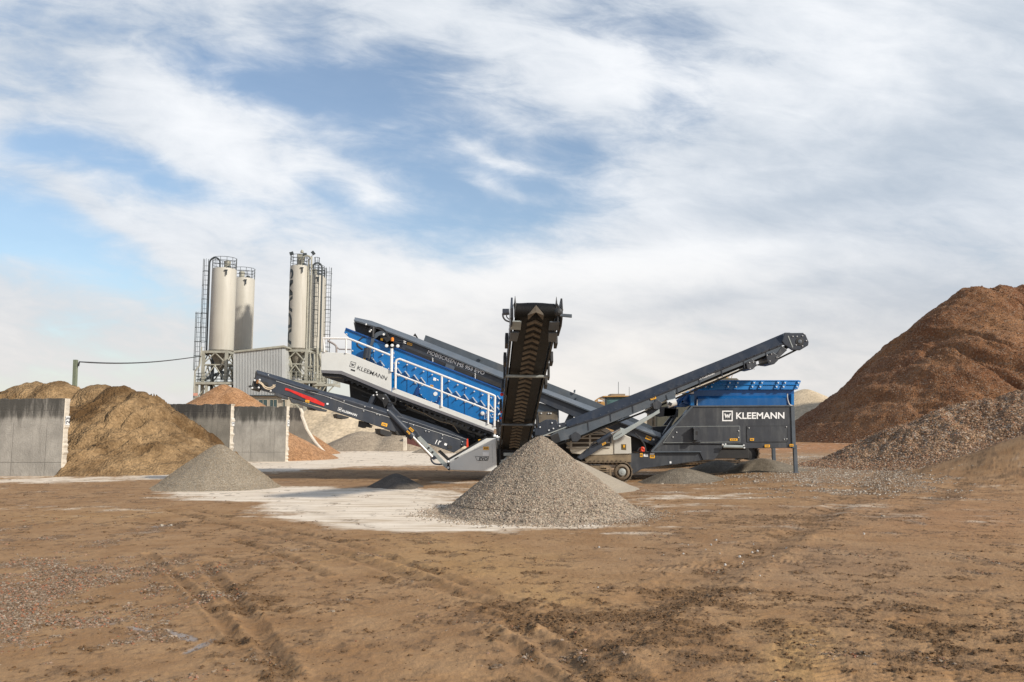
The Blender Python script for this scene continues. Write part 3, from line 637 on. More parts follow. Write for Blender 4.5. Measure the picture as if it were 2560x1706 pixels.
STN = [(400, 312, 9), (938, 278, 9), (915, 300, 8), (890, 322, 6), (788, 342, 9), (955, 340, 6), (1104, 335, 9), (1128, 330, 11), (1047, 355, 11), (1063, 378, 7), (980, 392, 11), (1058, 387, 6),
       (1263, 318, 11), (1618, 250, 10), (1158, 408, 6), (1140, 443, 8), (395, 495, 7), (1110, 297, 5), (810, 300, 5), (1200, 352, 7), (697, 345, 4), (497, 362, 4)]
for i, (a, b_, s) in enumerate(STN):
    g = G(1280 + a / 1.838, 1200 + b_ / 1.838)
    r = s / 1.838 * g.y / F * 0.62
    mb = MB(); rr = random.Random(i)
    vs = []; 
    bm_v = [(1, 0, 0), (-1, 0, 0), (0, 1, 0), (0, -1, 0), (0, 0, 1), (0, 0, -1)] + [(sx * .6, sy * .6, sz * .6) for sx in (-1, 1) for sy in (-1, 1) for sz in (-1, 1)]
    import bmesh
    bm = bmesh.new()
    for q in bm_v: bm.verts.new(Vector(q) * r * rr.uniform(.75, 1.1) * 1.0)
    bmesh.ops.convex_hull(bm, input=bm.verts)
    me = bpy.data.meshes.new('stone'); bm.to_mesh(me); bm.free()
    o = bpy.data.objects.new('stone', me); COL.objects.link(o); o.location = (g.x, g.y, gz(g.x, g.y) + r * .3); o.rotation_euler = (rr.random(), rr.random(), rr.random() * 6)
    me.materials.append(M['stone'])
    tag(o, 'small pale stone lying loose on the brown yard right of the front gravel cone', 'stone', 'pale stones scattered on the yard')

# ------------------------------------------------------------------ stockpiles
def cone(x, y, cx, cy, h, k, seed, amp=.06, round_=.25, nscale=.8):
    dx_, dy_ = x - cx, y - cy; th = np.arctan2(dy_, dx_)
    r = np.hypot(dx_, dy_); r = r * (1 + amp * (fbm(np.cos(th) * 2 + 5, np.sin(th) * 2 + 5, 1.5, 3, seed) - .5) * 2)
    s = np.sqrt(r * r + round_ * round_) - round_
    toe = h - k * s
    toe = np.where(toe < h * .12, h * .07 - (h * .07 - toe) * .75, toe)       # soft toe
    return toe + (fbm(x, y, nscale, 4, seed + 7) - .5) * h * .05
def surf_points(hf, x0, x1, y0, y1, n, seed, minh=-.02):
    rg = np.random.default_rng(seed); out = []
    x = rg.uniform(x0, x1, n * 3); y = rg.uniform(y0, y1, n * 3); h = hf(x, y); k = h > minh
    x, y, h = x[k][:n], y[k][:n], h[k][:n]
    return np.stack([x, y, ground_macro(x, y) + h], 1)
c0 = P(1355, 1090, 17.1)
hf = lambda x, y: cone(x, y, c0.x - .02, 17.1, c0.z - .02, .82, 5, .05, .14) + (fbm(x, y, 16, 2, 77) - .5) * .03
pile = heightpile('gravel_pile', -2.6, 3.8, 14.0, 20.4, .035, hf, 'g_front', 'large grey crushed gravel cone in front, under the upright chevron belt')
p = surf_points(hf, -2.7, 3.8, 13.9, 20.4, 60000, 4, -.03)
q_ = np.clip(1 - (p[:, 2] - .1) / 1.3, 0, 1)
stones('surface_stones', p, (0.0085 + 0.013 * np.random.default_rng(1).random(len(p)) ** 1.5) * (1 + .9 * q_ ** 3), 'st_front', 5, parent=pile)['kind'] = 'stuff'
rg = np.random.default_rng(9); th = rg.uniform(0, 2 * math.pi, 6000); rr_ = 2.0 + np.abs(rg.normal(size=6000)) * .33
xx = c0.x + rr_ * np.cos(th); yy = 17.1 + rr_ * np.sin(th)
tag(stones('loose_gravel', np.stack([xx, yy, ground_macro(xx, yy) + .006], 1), 0.008 + .012 * rg.random(6000), 'st_front', 6), 'loose stones rolled out round the foot of the front gravel cone', 'gravel', None, 'stuff')
c1 = P(1405, 1140, 24.0)
hf = lambda x, y: cone(x, y, c1.x, 24.0, c1.z, .48, 15, .05, .2)
heightpile('gravel_pile', c1.x - 3, c1.x + 3.2, 20.8, 26.6, .07, hf, paint('pale_chippings', (0.34, 0.285, 0.215), .95, var=.2, scale=30, bump=.01), 'low pale sand cone partly hidden behind the big front gravel cone')
c2 = P(548, 1112, 24.4)
hf = lambda x, y: cone(x, y, c2.x, 24.4, c2.z, .76, 25, .05, .16) + (fbm(x, y, 14, 2, 78) - .5) * .025
pl_ = heightpile('gravel_pile', c2.x - 2.8, c2.x + 2.8, 21.6, 27.2, .04, hf, 'g_left', 'fine grey-beige gravel cone left of the machine, below the red-striped belt')
p = surf_points(hf, c2.x - 2.6, c2.x + 2.6, 21.6, 27.0, 26000, 8, -.02)
stones('surface_stones', p, 0.008 + 0.010 * np.random.default_rng(2).random(len(p)), stone_mat('chipping_stones', [(0.17, 0.135, 0.095), (0.29, 0.238, 0.172), (0.37, 0.30, 0.215), (0.24, 0.195, 0.14)]), 9, parent=pl_)['kind'] = 'stuff'
c3 = P(990, 1184, 24.6)
hf = lambda x, y: np.maximum(cone(x, y, c3.x, 24.6, c3.z, .58, 35, .16, .15, 2.5), cone(x, y, c3.x + .25, 23.9, .20, .5, 36, .2, .1, 4))
heightpile('screenings_pile', c3.x - 1.6, c3.x + 2.2, 22.8, 26.3, .04, hf, 'g_small', 'small dark grey heap of screenings with a brown crumbled foot')
# mounds beneath the hopper
for (u, v, Y, k, lab) in [(1700, 1170, 27.4, .42, 'small dark fines ridge on the ground beside the crawler wheel'), (1905, 1146, 30.2, .33, 'smooth grey-brown fines mound between the hopper legs'), (1790, 1152, 31.4, .33, 'low dull mound of fines behind the chassis tail')]:
    c = P(u, v, Y); h = c.z - gz(c.x, c.y)
    hf = lambda x, y, c=c, h=h, k=k, Y=Y: cone(x, y, c.x, Y, h, k, int(Y * 7), .12, .35, 1.5)
    rad = h / k * 1.5 + .6
    heightpile('fines_pile', c.x - rad, c.x + rad, Y - rad, Y + rad, .06, hf, 'g_under', lab)

# big brown sand heap in the near bay, left
L0 = P(-60, 985, 38.0); 
def hf_left(x, y):
    h = None
    for (u, v, Y, k) in [(95, 953, 36.5, .66), (150, 953, 36.0, .66), (245, 958, 36.0, .66), (300, 962, 35.5, .68), (352, 975, 35.0, .74), (20, 983, 37.0, .6), (-120, 975, 37, .6), (-320, 965, 37, .6)]:
        c = P(u, v, Y); d = np.sqrt((x - c.x) ** 2 + (y - Y) ** 2 + .25) - .5
        q = c.z - k * d; h = q if h is None else np.maximum(h, q)
    a = fbm(x, y, .42, 4, 51); b = fbm(x - .7 * y, y * .3, .9, 4, 57, .6); top = sstep(h, 3.6, 3.0)
    h = h + (a - .5) * .9 * sstep(h, .1, 1.5) * (.35 + .65 * top) + (b - .5) * .60 * sstep(h, .1, 1.0) * (.3 + .7 * top)
    rg_ = fbm(x - .8 * y, y * .35, .5, 4, 63) - .5; h = h - .38 * np.exp(-(rg_ / .02) ** 2) * sstep(h, .4, 1.5) * top - .35 * sstep(rg_, .0, .05) * sstep(h, .4, 1.5) * top
    rd = 1 - np.abs(fbm(x - .5 * y, y * .45, 1.7, 4, 69, .6) - .5) * 4; h = h + (rd - .55) * .26 * sstep(h, .3, 1.2) * top
    h = h + (fbm(x, y, 5, 3, 59) - .5) * .20
    h = np.where(h < .25, .25 - (.25 - h) * .8, h); rx = P(575, 1150, 33).x; h = h - 1.6 * sstep(x, rx - 1.2, rx + 1.2)
    lim = P(150, 1100, 30).x
    cut = sstep(x, lim - .25, lim + .15)                                   # the bay wall holds the sand back
    h = np.where(y < 30.45, h * cut + (cut - 1) * .4, h)
    return np.where(y > 36.9, -1, h)
heightpile('sand_pile', -34, -8.5, 27, 37.0, .075, hf_left, 'g_brown', 'large brown sand heap with eroded gullies spilling from the numbered concrete bay')

# orange gravel: a cone behind the broken wall and a low spill in front of it
def conef(lst, y0, y1, seed):
    def f(x, y):
        h = None
        for (u, v, Y, k) in lst:
            c = P(u, v, Y); q = c.z - k * (np.sqrt((x - c.x) ** 2 + (y - Y) ** 2 + .10) - .32); h = q if h is None else np.maximum(h, q)
        h = h + (fbm(x, y, .5, 3, seed) - .5) * .22 * sstep(h, 0, 1)
        return np.where((y < y0) | (y > y1), -1, h)
    return f
heightpile('gravel_pile', -31, -11.5, 50.6, 66, .12, conef([(560, 962, 57.0, .64), (585, 971, 56.5, .64)], 50.8, 66, 81), 'g_orange', 'orange-brown gravel cone rising behind the bay walls before the grey shed')
heightpile('gravel_pile', -22, -9.5, 43.4, 50.0, .08, conef([(672, 1058, 47.2, .55), (640, 1052, 47.2, .55), (560, 1050, 47.2, .55)], 43.5, 49.95, 85), 'g_orange', 'low orange gravel spill at the open end between the third and broken walls')
# far piles at centre left
def peaks(lst, seed, namp=.3, ns=.25, soft=.5):
    def f(x, y):
        h = None
        for (u, v, Y, k) in lst:
            c = P(u, v, Y); q = c.z - k * (np.sqrt((x - c.x) ** 2 + (y - Y) ** 2 + soft ** 2) - soft); h = q if h is None else np.maximum(h, q)
        return h + (fbm(x, y, ns, 4, seed) - .5) * namp * 2 * sstep(h, 0, 2)
    return f
heightpile('sand_pile', -30, 6, 62, 88, .3, peaks([(800, 1014, 76, .52), (870, 1020, 75, .5), (940, 1022, 75, .5), (1030, 1035, 75, .5), (1110, 1050, 75, .5)], 91, .25), 'g_pale', 'wide pale beige sand heap far behind, between bay walls and machine')
heightpile('sand_pile', -24, 2, 58.5, 76, .22, peaks([(905, 1076, 66.5, .48), (960, 1072, 67.5, .5), (1000, 1082, 66, .5)], 95, .35, .4), 'g_mid', 'grey-brown gravel heap seen under the dark left conveyor')
heightpile('gravel_pile', -12, 0, 54, 66, .2, peaks([(1105, 1106, 59.5, .42)], 99, .2, .5), 'g_mid', 'low flat grey heap seen below the left conveyor foot')
# right: huge red-brown hill
hillf = peaks([(2431, 714, 112, .80), (2445, 708, 111, .80), (2500, 712, 112, .80), (2560, 706, 112, .80), (2640, 700, 112, .80), (2760, 720, 112, .78), (2332, 792, 111, .86), (2322, 812, 110.5, .84), (2700, 900, 100, .7), (2236, 908, 108, .80)], 101, .9, .07, 1.2)
def hill2(x, y):
    h = hillf(x, y); g = fbm(x * .9 + .4 * y, y * .35, .30, 4, 107, .55)
    h = h + (g - .5) * 2.4 * sstep(h, .3, 6) + (fbm(x, y, .09, 2, 117) - .72) * 2.4 * sstep(h, 1, 6) + (fbm(x, y, 1.3, 4, 109, .6) - .5) * .5 * sstep(h, 0, 3)
    gl = np.abs(fbm(x + .5 * y, y * .5, .12, 3, 113) - .5); h = h - 1.0 * np.exp(-(gl / .02) ** 2) * sstep(h, 1, 6)
    return h
hill = heightpile('rubble_hill', 32, 112, 80, 126, .26, hill2, 'g_hill', 'huge red-brown rubble hill filling the right side behind the gravel ridge')
p = surf_points(hill2, 34, 84, 83, 112, 16000, 12, .1)
stones('surface_stones', p, 0.04 + 0.10 * np.random.default_rng(12).random(len(p)) ** 2, 'st_hill', 12, parent=hill)['kind'] = 'stuff'
heightpile('sand_pile', 28, 84, 112, 158, .45, peaks([(2013, 971, 136, .52), (1975, 985, 136, .5), (2050, 990, 134, .55)], 121, .35, .12, 1.0), 'g_pale', 'distant pale sand heap peeping out right of the blue hopper')
heightpile('sand_pile', 8, 36, 72, 98, .35, peaks([(1650, 1030, 84, .5), (1560, 1040, 84, .5)], 125, .3, .2), 'g_pale', 'far pale heap glimpsed through the gap left of the hopper')
ridgef = peaks([(2150, 1122, 33.5, .5), (2200, 1096, 33.3, .5), (2259, 1062, 33, .52), (2327, 1048, 32.6, .52), (2375, 1030, 32.4, .52), (2425, 1003, 32.2, .52), (2480, 996, 32, .52), (2540, 982, 31.8, .52), (2600, 970, 31.5, .52), (2700, 960, 31, .52), (2850, 960, 31, .52)], 131, .22, .5, .5)
def ridge2(x, y):
    h = ridgef(x, y) - ground_macro(x, y)
    h = h + (fbm(x, y, 1.6, 4, 133, .6) - .5) * .38 * sstep(h, 0, .8) + (fbm(x, y, 7, 3, 134, .6) - .5) * .10
    return np.where(h < .25, .25 - (.25 - h) * .5, h)
rp = heightpile('rubble_ridge', 11, 27, 25.5, 39, .07, ridge2, 'g_rubble', 'long ridge of mixed brown and grey rubble at right, in front of the hill')
p = surf_points(ridge2, 11.5, 25, 26, 36, 42000, 14, .0)
stones('surface_stones', p, 0.012 + 0.038 * np.random.default_rng(14).random(len(p)) ** 3, 'st_mix', 14, parent=rp)['kind'] = 'stuff'

# ------------------------------------------------------------------ bay walls
def wall(u0, u1, vtop, Y, thick, mat, lab, x_left=None, skew=0.0, h=None):
    a = P(u0, vtop, Y); b = P(u1, vtop, Y); h = b.z if h is None else h
    xl = a.x if x_left is None else x_left
    rt = empty('bay_wall', (b.x, Y, 0), lab, 'wall', None)
    mb = MB()
    n = 130; rr = random.Random(int(Y))
    top = [(xl + (b.x - xl) * i / n, h - (rr.random() ** 3 * .09)) for i in range(n + 1)]
    mb.prism([(xl, Y, -.2)] + [(x, Y, z) for x, z in top] + [(b.x, Y, -.2)], Vector((0, thick, 0)))
    mb.build('panel', mat, rt)
    e = MB(); rr = random.Random(int(Y) + 3)
    # weathered, slightly broken pale end face
    N = 34; ys = [Y - .01, Y + thick * .5, Y + thick + .01]
    rows = []
    for i in range(N + 1):
        z = -.1 + (h + .09) * i / N
        o = .012 + .03 * rr.random() + (.05 if rr.random() > .8 else 0)
        rows.append([(b.x + .002, ys[0] - .0, z), (b.x + o, ys[0] + .02, z), (b.x + o * 1.1, ys[2] - .02, z), (b.x + .002, ys[2], z)])
    vs = [q for r_ in rows for q in r_]; fs = []
    for i in range(N):
        for k in range(3): a0 = i * 4 + k; fs.append((a0, a0 + 1, a0 + 5, a0 + 4))
    fs += [(0, 3, 2, 1), tuple(N * 4 + k for k in range(4))]
    e.add(vs, fs); e.build('end_face', 'conc_end', rt)
    return rt, b
W1, e1 = wall(-400, 163, 996, 30.0, .30, 'conc', 'nearest dark-stained concrete bay wall with plate 23, cut off by the left edge', x_left=-34)
W2, e2 = wall(300, 578, 1010, 37.2, .36, 'conc_d', 'second concrete bay wall with broken coping, behind the brown sand heap', x_left=-24)
W3, e3 = wall(500, 717, 1016, 43.0, .40, 'conc', 'grey concrete bay wall in front of the orange gravel and shed', x_left=-21)
# number plates on the wall ends, facing the yard
def plate(root, b, Y, thick, txt, h):
    x = b.x + .06
    mb = MB(); mb.box((x, Y + thick * .5, h), (.02, thick * .9, .34)); mb.box((x - .05, Y + thick * .5, h), (.08, .06, .06)); q = mb.build('number_plate', 'sign', root)
    cu = bpy.data.curves.new('t', 'FONT'); cu.body = txt; cu.size = 1; cu.offset = .02; to = bpy.data.objects.new('t', cu); COL.objects.link(to); bpy.context.view_layer.update()
    me = bpy.data.meshes.new_from_object(to.evaluated_get(bpy.context.evaluated_depsgraph_get())); bpy.data.objects.remove(to)
    x0 = min(v.co.x for v in me.vertices); x1 = max(v.co.x for v in me.vertices)
    m2 = MB(); m2.add([(x + .013, Y + thick * .5 + .12 - v.co.y / .7 * .24, h - .12 + (v.co.x - x0) / (x1 - x0) * .24) for v in me.vertices][::1], [tuple(reversed(p.vertices)) for p in me.polygons])
    m2.build('lettering', 'decal_g', q)
plate(W1, e1, 30.0, .30, '23', 2.05)
plate(W2, e2, 37.2, .36, '22', 2.05)
plate(W3, e3, 43.0, .40, '21', 2.05)
# fourth wall: broken, sloping end
pl = PY(50.0)
rt = empty('bay_wall', (P(760, 1100, 50).x, 50, 0), 'broken bay wall with ragged sloping edge behind the third wall', 'wall')
MB().px(pl, [(600, 1019), (728, 1019), (747, 1021), (752, 1032), (751, 1040), (757, 1056), (763, 1073), (775, 1092), (786, 1108), (790, 1113), (802, 1125), (812, 1134), (818, 1142), (600, 1142)], 0, .45).build('panel', 'conc_d', rt)
mb = MB()
edge = [(747, 1021), (752, 1032), (751, 1040), (757, 1056), (763, 1073), (775, 1092), (786, 1108), (802, 1125), (818, 1142)]
for a, b in zip(edge[:-1], edge[1:]): mb.px(pl, [a, (a[0] + 3.5, a[1]), (b[0] + 3.5, b[1]), b], .01, .47)
mb.build('broken_edge', 'conc_end', rt)
# concrete post and dark container behind the left conveyor
MB().px(PY(61), [(1008, 1094), (1015, 1094), (1015, 1127), (1008, 1127)], 0, .5).build('concrete_post', 'conc_end').update_tag()
tag(bpy.data.objects['concrete_post'], 'short pale concrete post standing beside the far grey heap', 'post')
rt = empty('skip_container', (P(1035, 1100, 64).x, 64.5, 0), 'dark rust-red skip container half hidden behind the left conveyor', 'container')
MB().px(PY(64), [(1016, 1092), (1055, 1097), (1052, 1118), (1038, 1119), (1016, 1112)], 0, 2.0).build('tub', paint('rust_red_tub', (0.10, 0.035, 0.03), .6, var=.3), rt)
MB().px(PY(63.9), [(1014, 1090), (1056, 1095), (1056, 1098), (1014, 1093)], 0, 2.2).build('rim', 'black', rt)
mb = MB(); mb.px(PY(64.3), [(1018, 1112), (1022, 1112), (1022, 1130), (1018, 1130)], 0, .2); mb.px(PY(64.3), [(1044, 1117), (1048, 1117), (1048, 1130), (1044, 1130)], 0, .2); mb.each('support', 'black', rt)

# ------------------------------------------------------------------ the mobile screening plant
YB = 28.30                                  # near face of the screen box
plant = empty('screening_plant', (1.5, 29.5, 0), 'long blue and anthracite mobile screening plant on crawler tracks in the middle of the yard', 'machine')
S = plant
pB = PY(YB); pW = PY(27.35); pF = PY(28.42)
V3 = Vector
def bolts(pl, pts, r, off, parent, name='bolt', mat='bolt', d=.03):
    """each bolt head a small mesh of its own, sharing one mesh"""
    first = None
    for (u, v) in pts:
        c = pl.pt(u, v, off)
        if first is None:
            mb = MB(); mb.lathe([(r, 0), (r, d * .6), (r * .55, d)], c, 6, pl.n); first = mb.build(name, mat, parent, origin=c); bl = first.location.copy(); c0_ = c
        else:
            o = first.copy(); COL.objects.link(o); o.parent = parent; o.location = bl + (c - c0_)
def lerp2(a, b, t): return (a[0] + (b[0] - a[0]) * t, a[1] + (b[1] - a[1]) * t)
def row(a, b, n): return [lerp2(a, b, i / (n - 1)) for i in range(n)]
def tube_px(pl, pts, r, off=0.0, n=8, mb=None):
    mb = mb or MB()
    return mb.tube([pl.pt(q[0], q[1], q[2] if len(q) > 2 else off) for q in pts], r, n)
def smooth2(pts, k=6):
    """Catmull-Rom through 2D/3D pixel points"""
    P_ = [pts[0]] + list(pts) + [pts[-1]]; out = []
    for i in range(1, len(P_) - 2):
        for j in range(k):
            t = j / k; a, b, c, d = P_[i - 1], P_[i], P_[i + 1], P_[i + 2]
            out.append(tuple(.5 * ((2 * b[q]) + (-a[q] + c[q]) * t + (2 * a[q] - 5 * b[q] + 4 * c[q] - d[q]) * t * t + (-a[q] + 3 * b[q] - 3 * c[q] + d[q]) * t ** 3) for q in range(len(b))))
    out.append(tuple(pts[-1])); return out
def sticker(pl, poly, parent, mat='yellow', off=.01, name='warning_sticker'):
    mb = MB(); mb.px(pl, poly, off, .006); o = mb.build(name, mat, parent)
    if mat == 'yellow':        # small black pictogram marks
        (x0, y0), (x1, y1), (x2, y2), (x3, y3) = poly[:4]
        m2 = MB()
        def q(s, t): 
            a = lerp2((x0, y0), (x1, y1), s); b = lerp2((x3, y3), (x2, y2), s); return lerp2(a, b, t)
        for s0 in (.18, .42, .66): m2.px(pl, [q(s0, .3), q(s0 + .14, .25), q(s0 + .16, .72), q(s0 + .02, .75)], off + .004, .004)
        m2.build('pictogram', 'decal_g', o)
    return o

# -- screen box (blue)
sb = MB()
sb.px(pB, [(864, 821.5), (1265, 979.5), (1262, 1012), (1256, 1054), (1250, 1056), (1243, 1046), (1236, 1068), (980, 985), (877.5, 944), (878.5, 850), (860, 832)], 0, 2.3)
screen = sb.build('screen_box', 'blue', S, bevel=.012)
mb = MB(); mb.bar(pB, (864, 821), (1265, 979), 3.5, .05, .10); mb.build('edge_flange', paint('blue_edge', (0.006, 0.07, 0.26), .35), screen)
mb = MB()
for u, t0, t1 in [(1019, .02, .98), (1071, .02, .98), (1122, .02, .98), (1163, .02, .98), (1202, .02, .98), (935, .05, .95)]:
    vt = 821.5 + (u - 864) * .394; vb = 944 + (u - 877) * .335 + 2
    mb.px(pB, [(u - .9, vt + 14), (u + .9, vt + 14), (u + .9, vb), (u - .9, vb)], .022, .03)
mb.each('stiffener', 'blue', screen)
Z2 = lambda pts: [(800 + x / 3.734, 780 + y / 3.734) for x, y in pts]
rowA = Z2([(505, 368), (585, 402), (735, 480), (815, 495), (893, 525), (967, 558), (1047, 588), (1205, 648), (1285, 683), (1362, 712), (1440, 745), (1518, 775), (1597, 803), (305, 365), (250, 210)])
bolts(pB, rowA, .032, .02, screen, d=.09)
small = []
for i in range(22): small.append(lerp2((984, 868), (988, 962), i / 21)) if i % 3 == 0 else None
small += Z2([(640, 530), (690, 390), (690, 480), (690, 560), (1600, 905), (1520, 940), (1560, 965), (1610, 960), (1500, 890)])
small += row((1080, 1010), (1040, 960), 4) + row((1048, 955), (1096, 978), 5) + row((905, 900), (965, 925), 4)
bolts(pB, small, .022, .005, screen, name='bolt')
# tensioning clamps: slanted spring bolts
first = None
for (a, b) in Z2([(510, 460), (585, 485), (745, 555), (820, 585), (903, 620), (968, 645), (1215, 740), (1293, 772), (1370, 800), (1450, 828), (1525, 860), (1605, 890), (1680, 815), (1680, 920)]):
    c = pB.pt(a, b, .06)
    if first is None:
        mb = MB(); rot = Matrix.Rotation(R(52), 3, 'Y')
        mb.box(c, (.22, .06, .03), rot); mb.tube([c + rot @ V3((-.13, .06, 0)), c + rot @ V3((-.13, -.09, 0))], .022, 6); mb.tube([c + rot @ V3((.06, .06, -.02)), c + rot @ V3((.10, -.07, -.16))], .018, 6)
        mb.box(c + V3((-.02, .03, -.13)), (.07, .07, .07), rot)
        first = mb.build('clamp', 'bolt', screen, origin=c); bl = first.location.copy(); cc0 = c
    else:
        o = first.copy(); COL.objects.link(o); o.parent = screen; o.location = bl + (c - cc0)
mb = MB(); mb.px(pB, Z2([(935, 640), (1122, 715), (1128, 760), (1120, 800), (1085, 850), (1020, 838), (960, 800), (928, 760), (922, 715)]), .05, .06)
dp = mb.build('drive_cover', 'blue', screen, bevel=.01)
bolts(pB, Z2([(945, 660), (930, 720), (945, 775), (985, 815), (1040, 838), (1085, 838), (1115, 790), (1118, 730)]), .018, .055, dp)
mb = MB(); mb.px(pB, Z2([(920, 690), (880, 770), (910, 782), (928, 760)]), .06, .10); mb.px(pB, Z2([(1128, 765), (1135, 790), (1095, 868), (1075, 855)]), .06, .10); mb.each('gusset', paint('blue_gusset', (0.005, 0.05, 0.20), .4), screen)
sticker(pB, Z2([(1030, 680), (1058, 684), (1056, 704), (1026, 700)]), screen, off=.058)
sticker(pB, Z2([(1060, 612), (1086, 618), (1082, 645), (1055, 640)]), screen, 'decal_w', .012, 'label')
sticker(pB, Z2([(1092, 628), (1108, 633), (1106, 643), (1090, 638)]), screen, 'decal_w', .012, 'label')
mb = MB(); mb.lathe([(.075, 0), (.07, .01)], pB.pt(*Z2([(1077, 766)])[0], .056), 14, pB.n); mb.build('label', 'decal_w', screen)
mb = MB(); c = pB.pt(*Z2([(1517, 948)])[0], .01); mb.lathe([(.07, 0), (.07, .05), (.03, .06)], c, 12, pB.n); mb.build('cap', 'white', screen)
mb = MB(); tube_px(pB, Z2([(1540, 945), (1535, 1000), (1560, 985), (1555, 930)]), .012, .04, 6, mb); tube_px(pB, Z2([(1590, 960), (1600, 990), (1640, 985)]), .012, .04, 6, mb); mb.each('cable', 'bolt', screen)
mb = MB(); mb.px(PY(28.2), Z2([(1480, 1000), (1560, 1010), (1620, 1060), (1500, 1030)]), .0, .2); mb.px(PY(28.2), Z2([(1630, 1010), (1700, 1040), (1690, 1090), (1640, 1080)]), 0, .4); mb.each('spring_mount', 'black', screen)
# upper dark interior edge of deck
mb = MB(); mb.px(PY(29.0), [(889, 803), (1000, 846), (1268, 955), (1268, 985), (1000, 880), (930, 850), (889, 834)], 0, 1.5); mb.build('deck_cover', 'black', screen)

# -- feed conveyor: beam, flange, rear wall
beam = MB()
beam.px(pF, [(1000, 841), (1266, 949), (1350, 978), (1476, 1028), (1652, 1094), (1637, 1117), (1585, 1092), (1446, 1047), (1344, 1002), (1268, 967.5), (1069, 896), (1000, 872.5), (960, 856), (946, 838), (960, 829)], .0, .18)
feed = beam.build('feed_conveyor', 'anth', S, bevel=.01)
fl = MB()
T1 = [(887, 793.5), (929, 802.5), (1035, 842), (1264, 934), (1350, 968), (1480, 1017), (1652, 1083)]
T2 = [(885.5, 801), (930, 813.5), (1000, 840.5), (1264, 948), (1350, 977.5), (1476, 1027.5), (1652, 1094)]
pa = [PY(28.85).pt(*q) for q in T1]; pb = [PY(28.30).pt(*q) for q in T2]
n = len(pa); dn = V3((0, .01, -.05))
fl.add(pa + pb + [q + dn for q in pa] + [q + dn for q in pb], [(i, i + 1, n + i + 1, n + i) for i in range(n - 1)] + [(2 * n + i + 1, 2 * n + i, 3 * n + i, 3 * n + i + 1) for i in range(n - 1)] +
       [(n + i, n + i + 1, 3 * n + i + 1, 3 * n + i) for i in range(n - 1)] + [(i + 1, i, 2 * n + i, 2 * n + i + 1) for i in range(n - 1)])
fl.build('side_skirt', 'anth_l', feed)
mb = MB(); mb.px(PY(30.6), [(1064, 838), (1270, 918), (1376, 960), (1480, 1001), (1579, 1043), (1630, 1066), (1632, 1090), (1480, 1030), (1270, 945), (1056, 861)], 0, .08)
mb.build('rear_wall', 'anth_l', feed)
mb = MB(); mb.px(PY(30.5), [(1200, 893), (1206, 896), (1204, 901), (1198, 899)], 0, .05); mb.px(PY(30.5), [(1435, 975), (1439, 975), (1438, 983), (1434, 981)], 0, .1); mb.px(PY(30.5), [(1443, 992), (1446, 992), (1446, 998), (1443, 998)], 0.05, .1); mb.build('bracket', 'anth_l', feed)
mb = MB(); mb.px(PY(28.6), [(889, 802), (1000, 842), (1000, 876), (928, 850), (889, 832)], 0, .05); mb.px(PY(30.7), [(884, 806), (1000, 844), (1000, 874), (889, 832)], 0, .05); mb.px(PY(28.62), [(884.5, 799), (889, 801), (892, 808), (886, 806)], .05, 2.0)
mb.build('discharge_hood', 'black', feed)
mb = MB(); mb.px(PY(28.75), [(900, 812), (1660, 1100), (1660, 1106), (900, 818)], 0, 1.8); mb.build('belt', 'rubber', feed)
mb = MB()
mb.px(pF, Z2([(800, 335), (1172, 482), (1165, 507), (795, 368)]), .004, .02); mb.px(pF, Z2([(1262, 512), (1742, 690), (1740, 730), (1258, 548)]), .004, .02)
mb.each('slot', 'black', feed)
mb = MB(); mb.px(pF, Z2([(1176, 480), (1258, 512), (1252, 546), (1168, 512)]), .03, .05); mb.build('slot_cover', 'anth_l', feed)
# chain links hanging
mb = MB()
for (a, b) in Z2([(1048, 430), (1445, 575)]):
    for k in range(6): mb.tube([pF.pt(a + (k % 2) * 1.2, b + k * 2.6, .07), pF.pt(a + 1.2 - (k % 2) * 1.2 + .8, b + k * 2.6 + 2.6, .07)], .017, 5)
mb.build('chain', 'bolt', feed)
text_px('MOBISCREEN', pF, Z2([(1000, 388)])[0], Z2([(1264, 492)])[0], 9.2, 'decal_w', feed, .006, .006)
text_px('MS 953 EVO', pF, Z2([(1278, 500)])[0], Z2([(1530, 590)])[0], 9.2, 'decal_w', feed, .006, .028)
sticker(pF, Z2([(818, 284), (863, 296), (857, 318), (812, 306)]), feed, off=.006)
mb = MB()
mb.px(PY(29.2), Z2([(870, 222), (888, 200), (915, 245), (905, 252), (890, 228)]), 0, .12); mb.build('lifting_eye', 'black', feed)
mb = MB(); tube_px(pF, smooth2(Z2([(500, 145), (560, 148), (610, 180), (650, 240), (700, 262), (780, 275)])), .022, .12, 6, mb); tube_px(pF, smooth2(Z2([(500, 152), (550, 160), (600, 195), (655, 262), (710, 285), (780, 292)])), .022, .14, 6, mb)
tube_px(pF, smooth2(Z2([(470, 225), (400, 240), (352, 285), (355, 320), (400, 352)])), .025, .12, 6, mb); tube_px(pF, smooth2(Z2([(345, 290), (350, 360), (360, 420)])), .014, .1, 6, mb)
mb.each('hydraulic_hose', 'hose', feed)
mb = MB(); mb.px(pF, Z2([(780, 268), (802, 274), (802, 282), (780, 276)]), .12, .03); mb.px(pF, Z2([(780, 284), (802, 290), (802, 298), (780, 292)]), .12, .03); mb.each('hose_clip', 'white', feed)
